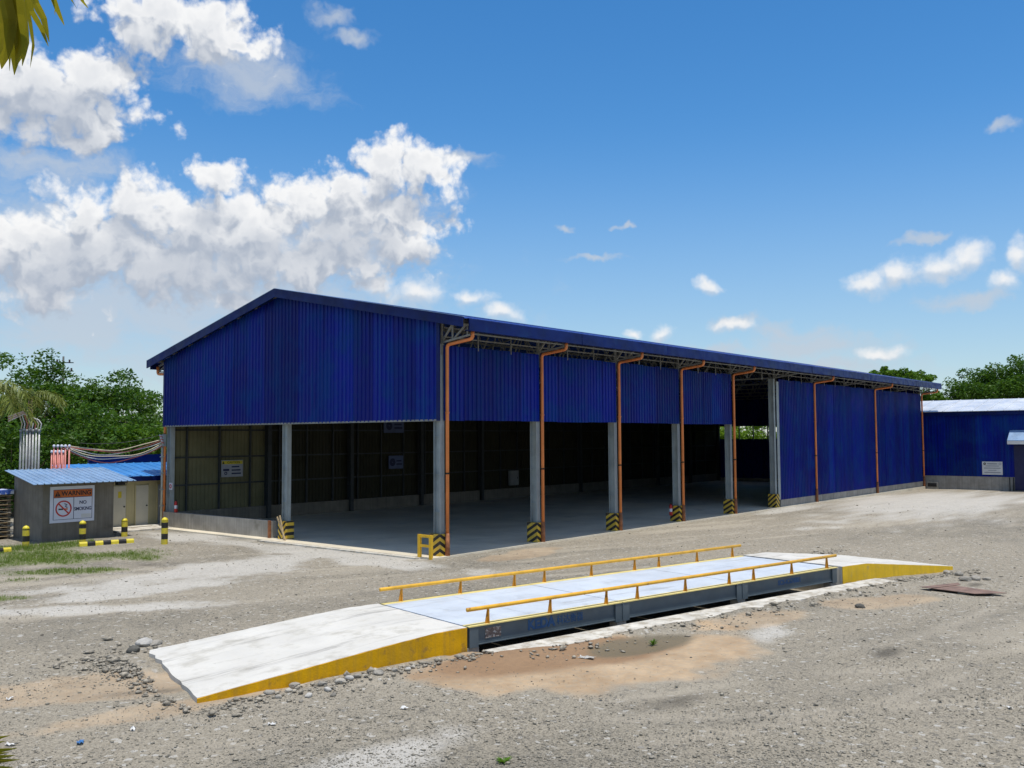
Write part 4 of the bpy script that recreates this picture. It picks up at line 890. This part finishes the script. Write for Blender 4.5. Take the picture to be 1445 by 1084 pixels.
# ------------------------------------------------------------------ right building
rb = tag(empty('blue_shed', (50.6, -6.0, 0)), 'low blue metal shed with silver roof and concrete base beyond the warehouse end', 'building')
rx, ry = -50.6, 6.0
MB().box(50.6+rx, 51.0+rx, -24+ry, .55+ry, -.6, .82).build('plinth_wall', concrete, rb)
for (a, b_) in split(-24, .55, 1.02): sheet(a, b_, .80, 5.2, lambda u, o, z: (50.58+rx-o, u+ry, z), parent=rb, flip=True)
MB().box(50.35+rx, 50.55+rx, -24.2+ry, 1.4+ry, 5.14, 5.42).build('fascia', blue_trim, rb)
def shed_roof():
    for (a, b_) in split(-24.3, 1.5, 1.0):
        V = [(50.2+rx, a+ry, 5.43), (50.2+rx, b_-.012+ry, 5.43), (55.2+rx, b_-.012+ry, 6.40), (55.2+rx, a+ry, 6.40), (60.5+rx, a+ry, 5.4), (60.5+rx, b_-.012+ry, 5.4)]
        V += [(x, y, z-.03) for x, y, z in V]
        F = [(0,3,2,1),(3,4,5,2),(6,7,8,9),(9,8,11,10),(0,1,7,6),(1,2,8,7),(2,5,11,8),(5,4,10,11),(4,3,9,10),(3,0,6,9)]
        MB().add(V, F).build('roof_sheet', silver, rb)
        MB().bar((50.2+rx, a+ry, 5.45), (55.2+rx, a+ry, 6.42), .04, .03).build('roof_rib', silver, rb)
shed_roof()
MB().box(51.2+rx, 60.3+rx, .42+ry, .54+ry, -.5, 5.35).build('side_wall', blue_trim, rb)
MB().box(50.50+rx, 50.57+rx, -7.6+ry, -5.95+ry, -.1, 3.0).build('door', M('dark_blue_door', (.005, .008, .06), .5), rb)
aw = MB(); aw.prism([(50.5+rx, 4.05), (49.55+rx, 3.35), (49.55+rx, 3.32), (50.5+rx, 4.02)], 1, -8.2+ry, -5.75+ry); aw.build('awning', pale_roof, rb)
MB().box(49.53+rx, 49.57+rx, -8.2+ry, -5.75+ry, 3.08, 3.31).build('awning_valance', white_d, rb)
MB().box(50.42+rx, 50.59+rx, -.95+ry, -.15+ry, -.3, .34).build('vent_block', concrete, rb); MB().box(50.38+rx, 50.418+rx, -.85+ry, -.25+ry, .0, .26).build('vent_grille', black, rb)
for y in (-5.62, -5.85): MB().tube([(50.53+rx, y+ry, -.2), (50.53+rx, y+ry, .78)], .03, 8).build('pipe', black, rb)
def notice(e, w, h):
    ring(e, -w*.37, h*.33, h*.03, h*.09, inkk); ring(e, w*.38, h*.33, h*.06, h*.09, grey_ink)
    for i, (l, t_) in enumerate(((.5, .07), (.66, .05), (.82, .055), (.4, .045), (.8, .055))): rect(e, -w*l/2, w*l/2, h*(.33-.165*i)-h*t_/2, h*(.33-.165*i)+h*t_/2, grey_ink, 'print_line')
board('notice_board', 1.30, 0.92, 'white printed notice board on the blue shed wall', 'sign', (50.50, -4.55, 1.40), 'x', notice, white_d)

# ------------------------------------------------------------------ vegetation
def mesh_np(name, V, F, m, parent=None, smooth=False):
    me = bpy.data.meshes.new(name); V = np.asarray(V, float).reshape(-1, 3); F = np.asarray(F, np.int32); k = F.shape[1]
    me.vertices.add(len(V)); me.vertices.foreach_set('co', V.ravel()); me.loops.add(F.size); me.loops.foreach_set('vertex_index', F.ravel())
    me.polygons.add(len(F)); me.polygons.foreach_set('loop_start', np.arange(0, F.size, k, dtype=np.int32)); me.update(); me.validate()
    me.materials.append(m); o = bpy.data.objects.new(name, me); col.objects.link(o)
    if parent is not None: o.parent = parent
    return o
def leaves(C, size, n_per, spread, rng, droop=.2):
    """leaf quads (folded diamonds) around clump centres C"""
    N = len(C)*n_per; c = np.repeat(C, n_per, 0); sp = np.repeat(np.asarray(spread).reshape(-1, 1) if np.ndim(spread) else np.full((len(C), 1), spread), n_per, 0)
    d = rng.normal(0, 1, (N, 3)); d /= np.linalg.norm(d, axis=1)[:, None]; p = c+d*sp*rng.uniform(.25, 1, (N, 1))**.6*np.array([1.15, 1.15, .75])
    a = rng.normal(0, 1, (N, 3)); a[:, 2] = a[:, 2]*.5-droop; a += d*.5; a /= np.linalg.norm(a, axis=1)[:, None]
    b = np.cross(a, rng.normal(0, 1, (N, 3))); b /= np.linalg.norm(b, axis=1)[:, None]
    L = size*rng.uniform(.6, 1.3, (N, 1)); Wd = L*rng.uniform(.35, .55, (N, 1)); nn = np.cross(a, b)
    V = np.stack([p-a*L*.5, p+b*Wd*.5+nn*L*.08, p+a*L*.5, p-b*Wd*.5+nn*L*.08], 1)
    F = np.arange(N*4).reshape(-1, 4); return V.reshape(-1, 3), F
def tree(name, label, base, h, rx, ry, rz, seed, m, group=None, clumps=70, per=80, leaf=.22, trunk_h=None, flat=False, cat='tree', z0=None):
    rng = np.random.default_rng(seed); e = tag(empty(name, base), label, cat, group); cz = h-rz
    th = trunk_h or max(.8, cz-rz*.5)
    C = []
    while len(C) < clumps:
        q = rng.uniform(-1, 1, 3); r = np.linalg.norm(q)
        if r > 1 or r < .45: continue
        if flat and q[2] < -.35: continue
        lump = 1+.22*math.sin(q[0]*5+seed)+.18*math.sin(q[1]*6+seed*2)+.14*math.sin(q[2]*7)
        C.append((q[0]*rx*lump, q[1]*ry*lump, cz+q[2]*rz*lump))
    C = np.array(C); b = MB(); tr = .035*h*.6
    b.tube([(0, 0, -.2), (.05*h*.3, 0, th*.5), (0, .03*h, th)], [tr*1.3, tr, tr*.8], 8)
    top = np.array((0, .03*h, th))
    for c in C[rng.choice(len(C), min(len(C), 16), False)]:
        mid = top*.5+c*.5+np.array((0, 0, -.12*rz)); b.tube([top*.98+np.array((0, 0, -.1)), mid, c], [tr*.5, tr*.28, tr*.08], 5)
    b.build('trunk', bark, e, smooth=True)
    sp = rng.uniform(.16, .30, len(C))*min(rx, rz*1.3)
    V, F = leaves(C, leaf, per, sp, rng); mesh_np('crown', V, F, m, e); return e
T = lambda px, D: (lambda p: (p[0], p[1], -.1))(atd(px, 620, D))
GT = 'broad-leaved trees behind the hut'
tree('broadleaf_tree', 'dense dark green tree rising tallest behind the pink conduits', T(110, 54), 8.1, 3.3, 3.0, 3.4, 11, leaf_dark, GT, 120, 110, .24)
tree('broadleaf_tree', 'dark spreading tree with branches reaching out towards the warehouse gable', T(165, 57), 7.9, 2.7, 2.6, 3.2, 12, leaf_dark, GT, 110, 110, .24)
tree('broadleaf_tree', 'dark tree behind the feathery palm', T(40, 52), 7.9, 3.0, 2.8, 3.5, 13, leaf_dark, GT, 110, 110, .24)
tree('broadleaf_tree', 'tree at the far end of the row beyond the pallet stack', T(-35, 50), 7.6, 2.9, 2.8, 3.6, 14, leaf_dark, GT, 100, 100, .24)
tree('broadleaf_tree', 'bright fresh green bushy tree against the warehouse corner', T(215, 60), 5.9, 2.6, 2.4, 2.4, 15, leaf_light, GT, 90, 100, .22)
tree('broadleaf_tree', 'shaded understorey tree behind the cream block roof', T(140, 47), 5.4, 2.6, 2.2, 2.3, 16, leaf_dark, GT, 90, 100, .22)
tree('broadleaf_tree', 'low shaded tree right behind the grey conduit bundle', T(20, 46), 4.9, 2.8, 2.2, 2.2, 17, leaf_dark, GT, 90, 100, .22)
tree('broadleaf_tree', 'low green tree behind the dark blue rear wall', T(205, 49), 5.0, 2.2, 2.0, 2.1, 18, leaf_mid, GT, 80, 100, .22)
tag(MB().tube([(*T(60, 66)[:2], -.1), (*T(60, 66)[:2], .2)], .1, 6).build('hedge_stem', bark), kind='stuff', label='thicket filling the gaps behind the tree row', cat='thicket')
def thicket():
    rng = np.random.default_rng(5); C = []
    for k in range(260):
        px = rng.uniform(-120, 250); D = rng.uniform(60, 68); p = atd(px, 620, D); C.append((p[0], p[1], rng.uniform(.3, 4.2)))
    V, F = leaves(np.array(C), .3, 70, .9, rng); o = mesh_np('thicket', V, F, leaf_dark); tag(o, 'dark thicket closing the view behind the tree row', 'thicket', kind='stuff')
bpy.data.objects.remove(bpy.data.objects['hedge_stem']); thicket()
GR = 'umbrella trees beyond the blue shed'
tree('umbrella_tree', 'wide domed dark green tree behind the silver roof', T(1412, 98), 11.0, 4.2, 4.2, 3.0, 21, leaf_dark, GR, 190, 130, .32, flat=True)
tree('umbrella_tree', 'flat-topped tree showing just above the warehouse eave', T(1266, 100), 10.9, 3.6, 3.4, 1.3, 22, leaf_mid, GR, 120, 100, .34, flat=True)
tree('umbrella_tree', 'low bushy tree between the warehouse eave and the silver roof', T(1315, 100), 8.4, 1.8, 2.6, 1.5, 23, leaf_mid, GR, 90, 90, .34, flat=True)
for i, (x, y) in enumerate(((56, 15), (57, 10), (55.5, 20), (58, 5))): tree('broadleaf_tree', 'light green tree seen through the open band of the end wall', (x, y, -.2), 6.8, 2.8, 3.2, 2.8, 30+i, leaf_light, 'trees seen through the end wall band', 110, 110, .26)
# feathery palms
def frond(b_leaf, b_stem, base, dirv, length, rise, droop, n=30, ll=.5, lw=.035, seed=0, tuft=1.0):
    rng = random.Random(seed); d = np.array(dirv, float); d /= np.linalg.norm(d); P = []
    for i in range(13):
        f = i/12; P.append(np.array(base)+d*length*f*(1-.18*f*f)+np.array((0, 0, rise*f-droop*f*f)))
    b_stem.tube(P, [.022*(1-.8*i/12)+.004 for i in range(13)], 5)
    side = np.cross(d, (0, 0, 1.0)); side /= np.linalg.norm(side)
    for k in range(n):
        f = .12+.88*k/n; i = min(11, int(f*12)); q = P[i]+(P[i+1]-P[i])*(f*12-i); tdir = P[i+1]-P[i]; tdir /= np.linalg.norm(tdir)
        for sg in (-1, 1):
            a = rng.uniform(-.7, .7)*tuft
            v = side*sg*.8+tdir*.55+np.array((0, 0, a-.15)); v /= np.linalg.norm(v); L = ll*(1-.55*abs(f-.45))*rng.uniform(.8, 1.15)
            wv = np.cross(v, (0, 0, 1.0)); wv /= max(1e-6, np.linalg.norm(wv)); m1 = q+v*L*.5+np.array((0, 0, -.03*L)); tip = q+v*L+np.array((0, 0, -.28*L))
            b_leaf.add([q, m1+wv*lw, tip, m1-wv*lw], [(0, 1, 2, 3)])
def palm(name, label, base, h, n, length, seed, m, ll=.5, lw=.035, rise=.5, droop=1.3, group=None):
    e = tag(empty(name, base), label, 'palm', group); rng = random.Random(seed)
    MB().tube([(0, 0, -.2), (.05, 0, h*.5), (0, 0, h)], [.14, .11, .09], 10).build('trunk', bark, e, smooth=True)
    lf, st = MB(), MB()
    for i in range(n):
        a = 2*math.pi*i/n+rng.uniform(-.25, .25); up = rng.uniform(-.1, 1.2)
        frond(lf, st, (0, 0, h-.05), (math.cos(a), math.sin(a), 0), length*rng.uniform(.85, 1.1), rise*up*2, droop*rng.uniform(.7, 1.2), 34, ll, lw, seed+i)
    lf.build('fronds', m, e, recalc=False); st.build('frond_stems', leaf_palm, e)
    return e
p_ = atd(-22, 600, 37); palm('feather_palm', 'feathery palm with drooping bushy fronds beside the grey conduit bundle', (p_[0], p_[1], -.1), 6.2, 13, 2.3, 41, leaf_palm, .55, .03, .45, 1.5)
p_ = atd(42, 600, 41); palm('feather_palm', 'smaller feathery palm behind the grey conduit bundle', (p_[0], p_[1], -.1), 5.9, 11, 1.7, 47, leaf_palm, .45, .03, .4, 1.1)
# broad-leaved palm hanging into the view, its trunk to the side
fp = tag(empty('foreground_palm', (-20.62, -17.0, 0)), 'yellow-green palm leaf hanging down into view against the clouds', 'palm')
fb = np.array((-20.62, -17.0, 0)); gz = float(ground_h(fb[0], fb[1]))
MB().tube([(0, 0, gz-.2), (.03, 0, 2.6), (0, 0, 5.45)], [.13, .11, .09], 10).build('trunk', bark, fp, smooth=True)
def strap(P, w, bend, rng):
    """long leaf blade along points P with a folded midrib"""
    V = []; n = len(P)
    for i, p in enumerate(P):
        t = P[min(n-1, i+1)]-P[max(0, i-1)]; t /= np.linalg.norm(t); s = np.cross(t, -CF); s /= np.linalg.norm(s); s = s*math.cos(bend)+np.cross(t, s)*math.sin(bend)
        ww = w*math.sin(math.pi*min(1, .12+.88*(i/(n-1))))**.7 if i < n-1 else .001
        V += [p-s*ww, p+np.cross(t, s)*ww*.3, p+s*ww]
    F = []
    for i in range(n-1): F += [(3*i, 3*i+1, 3*i+4, 3*i+3), (3*i+1, 3*i+2, 3*i+5, 3*i+4)]
    return V, F
rng = random.Random(9); lb = MB(); D0 = 3.0
def px_strap(pts, w, bend=0.0, D=3.0):
    P = [atd(x, y, D+.04*i)-fb for i, (x, y) in enumerate(pts)]; Q = []
    for i in range(len(P)-1):
        for f in (0, .5): Q.append(P[i]*(1-f)+P[i+1]*f)
    Q.append(P[-1]); V, F = strap(Q, w, bend, rng); lb.add(V, F)
stem_top = atd(-40, -60, 3.0)-fb
for pts, w, bd in (([(8,-30),(16,20),(20,60),(18,100)], .022, .2), ([(-2,-30),(10,25),(6,60),(2,92)], .022, -.3), ([(22,-30),(28,20),(32,55),(28,88)], .017, .4), ([(30,-20),(38,30),(42,60),(38,90)], .012, .7),
                   ([(-12,-20),(-6,30),(-4,60),(-8,85)], .02, 0), ([(14,-30),(22,30),(26,62),(23,84)], .016, -.5), ([(2,-30),(4,20),(12,60),(12,95)], .018, .8),
                   ([(28,-30),(40,15),(52,38),(61,62)], .010, .5), ([(34,-30),(45,5),(55,25),(62,56)], .009, -.4), ([(56,-35),(66,-5),(73,15),(81,34)], .009, .3), ([(76,-40),(84,-15),(91,2),(97,12)], .006, .6), ([(88,-40),(98,-15),(104,2),(111,11)], .006, .2), ([(60,-35),(68,-8),(70,8),(69,20)], .006, 1.0)):
    px_strap([(x*1.12, y*1.06) for x, y in pts], w*1.35, bd, 3.0+rng.uniform(-.1, .1))
lb.build('leaf_blades', leaf_fg, fp, recalc=False)
sb = MB(); topc = np.array((0, 0, 5.42))
sb.tube([topc, topc*.5+stem_top*.5+np.array((0, 0, .12)), stem_top+np.array((0, 0, .06)), atd(30, -28, 3.0)-fb, atd(100, -42, 3.0)-fb], [.03, .02, .016, .012, .006], 6); sb.build('leaf_stem', leaf_palm, fp, smooth=True)
lf, st = MB(), MB()
for i, a in enumerate((1.6, 2.3, 3.0, 3.7, 4.5)): frond(lf, st, topc, (math.cos(a), math.sin(a), 0), 1.6, .5, 1.0, 26, .4, .03, 70+i)
lf.build('rear_fronds', leaf_fg, fp, recalc=False); st.build('rear_frond_stems', leaf_palm, fp)
yp = tag(empty('young_palm', (-19.95, -15.75, 0)), 'young palm with narrow pale frond tips at the edge of the gravel', 'palm')
yb = np.array((-19.95, -15.75, 0)); lf, st = MB(), MB()
tg = atd(22, 1078, 4.0)-yb; tg2 = atd(16, 1052, 4.1)-yb; root = np.array((0, 0, 2.0))
MB().tube([(0, 0, -.2), (0, 0, 1.0), (0, 0, 2.02)], [.09, .08, .06], 8).build('trunk', bark, yp, smooth=True)
for i in range(9):
    a = 2*math.pi*i/9+.3; frond(lf, st, root, (math.cos(a), math.sin(a), 0), .55, .55, .25, 16, .28, .009, 90+i)
for k, (x, y) in enumerate(((14,1038),(24,1056),(28,1072),(19,1083),(12,1062),(8,1046),(22,1066),(16,1074))):
    q = atd(x, y, 4.0)-yb; d = q-root; V, F = strap([root+d*f+np.array((0, 0, .10*math.sin(math.pi*f))) for f in (0, .25, .5, .75, .9, 1)], .017, .3, rng); lf.add(V, F)
lf.build('fronds', leaf_fg, yp, recalc=False); st.build('frond_stems', leaf_palm, yp)

def grass():
    n = 22000; x = RNG.uniform(-16, -3, n); y = RNG.uniform(1.5, 15, n)
    b = lambda *a: blob(x, y, *a)
    m = np.maximum.reduce([b(-8.2, 9.6, 4.6, 2.4, -0.5), b(-12.3, 3.0, 1.5, 0.5, -0.6), b(-9.2, 6.4, 2.6, 0.7, -0.7), b(-7.2, 13.0, 3.2, 1.3, -.1), b(-14, 10, 6, 5)])
    m = m+(fbm(x, y, .9, 4, 21)-.5)*1.2
    k = (m > .22+RNG.uniform(-.1, .25, n)) & ~((x > -6.1) & (x < -3.2) & (y > 14.4)); x, y, m = x[k], y[k], np.clip(m[k], 0, 1)
    # every spot a tuft of three blades
    x, y, m = [np.repeat(q, 4) for q in (x, y, m)]; N = len(x); x = x+RNG.normal(0, .03, N); y = y+RNG.normal(0, .03, N); z = ground_h(x, y)
    h = RNG.uniform(.03, .09, N)*(.6+m)+np.where((y > 12.6) & (x > -9), .05, 0); a = RNG.uniform(0, 6.283, N); w = .007; lx, ly = np.cos(a), np.sin(a)
    V = np.stack([np.stack([x-ly*w, y+lx*w, z-.01], -1), np.stack([x+ly*w, y-lx*w, z-.01], -1), np.stack([x+lx*h*.5, y+ly*h*.5, z+h], -1)], 1)
    o = mesh_np('grass', V.reshape(-1, 3), np.arange(N*3).reshape(-1, 3), grass_m); tag(o, 'sparse green grass growing in front of the hut', 'grass', kind='stuff')
grass()
# weeds standing singly near the sand
def weed(px, py, label, h=.16):
    P = gp(px, py); z = float(ground_h(P[0], P[1])); rng = np.random.default_rng(int(px)); V = []; F = []
    for i in range(26):
        a = rng.uniform(0, 6.28); l = rng.uniform(.05, .14); hh = h*rng.uniform(.4, 1); o = len(V)
        V += [(P[0], P[1], z), (P[0]+math.cos(a)*l*.5-math.sin(a)*.012, P[1]+math.sin(a)*l*.5+math.cos(a)*.012, z+hh*.7), (P[0]+math.cos(a)*l, P[1]+math.sin(a)*l, z+hh), (P[0]+math.cos(a)*l*.5+math.sin(a)*.012, P[1]+math.sin(a)*l*.5-math.cos(a)*.012, z+hh*.7)]; F.append((o, o+1, o+2, o+3))
    tag(mesh_np('weed', V, F, leaf_mid), label, 'weed')
weed(922, 908, 'small green weed on the wet sand below the weighbridge', .13)
weed(711, 1078, 'small green weed tuft on the pale gravel', .06)

# ------------------------------------------------------------------ utility pole beyond the trees
pp = atd(87, 620, 60); up_ = tag(empty('utility_pole', (pp[0], pp[1], 0)), 'dark utility pole with insulators showing above the tree tops', 'utility pole')
MB().tube([(0, 0, -.2), (0, 0, 9.15)], [.10, .06], 8).build('pole', inner_steel, up_, smooth=True)
for z in (8.2, 8.75): MB().bar((-.5, .35, z), (.5, -.35, z), .06).build('crossarm', inner_steel, up_)
for z, k in ((8.2, -.4), (8.2, .4), (8.75, -.3), (8.75, .3)): MB().tube([(k, -.7*k, z+.03), (k, -.7*k, z+.2)], .06, 8).build('insulator', M('insulator_brown', (.08, .05, .04), .4), up_)
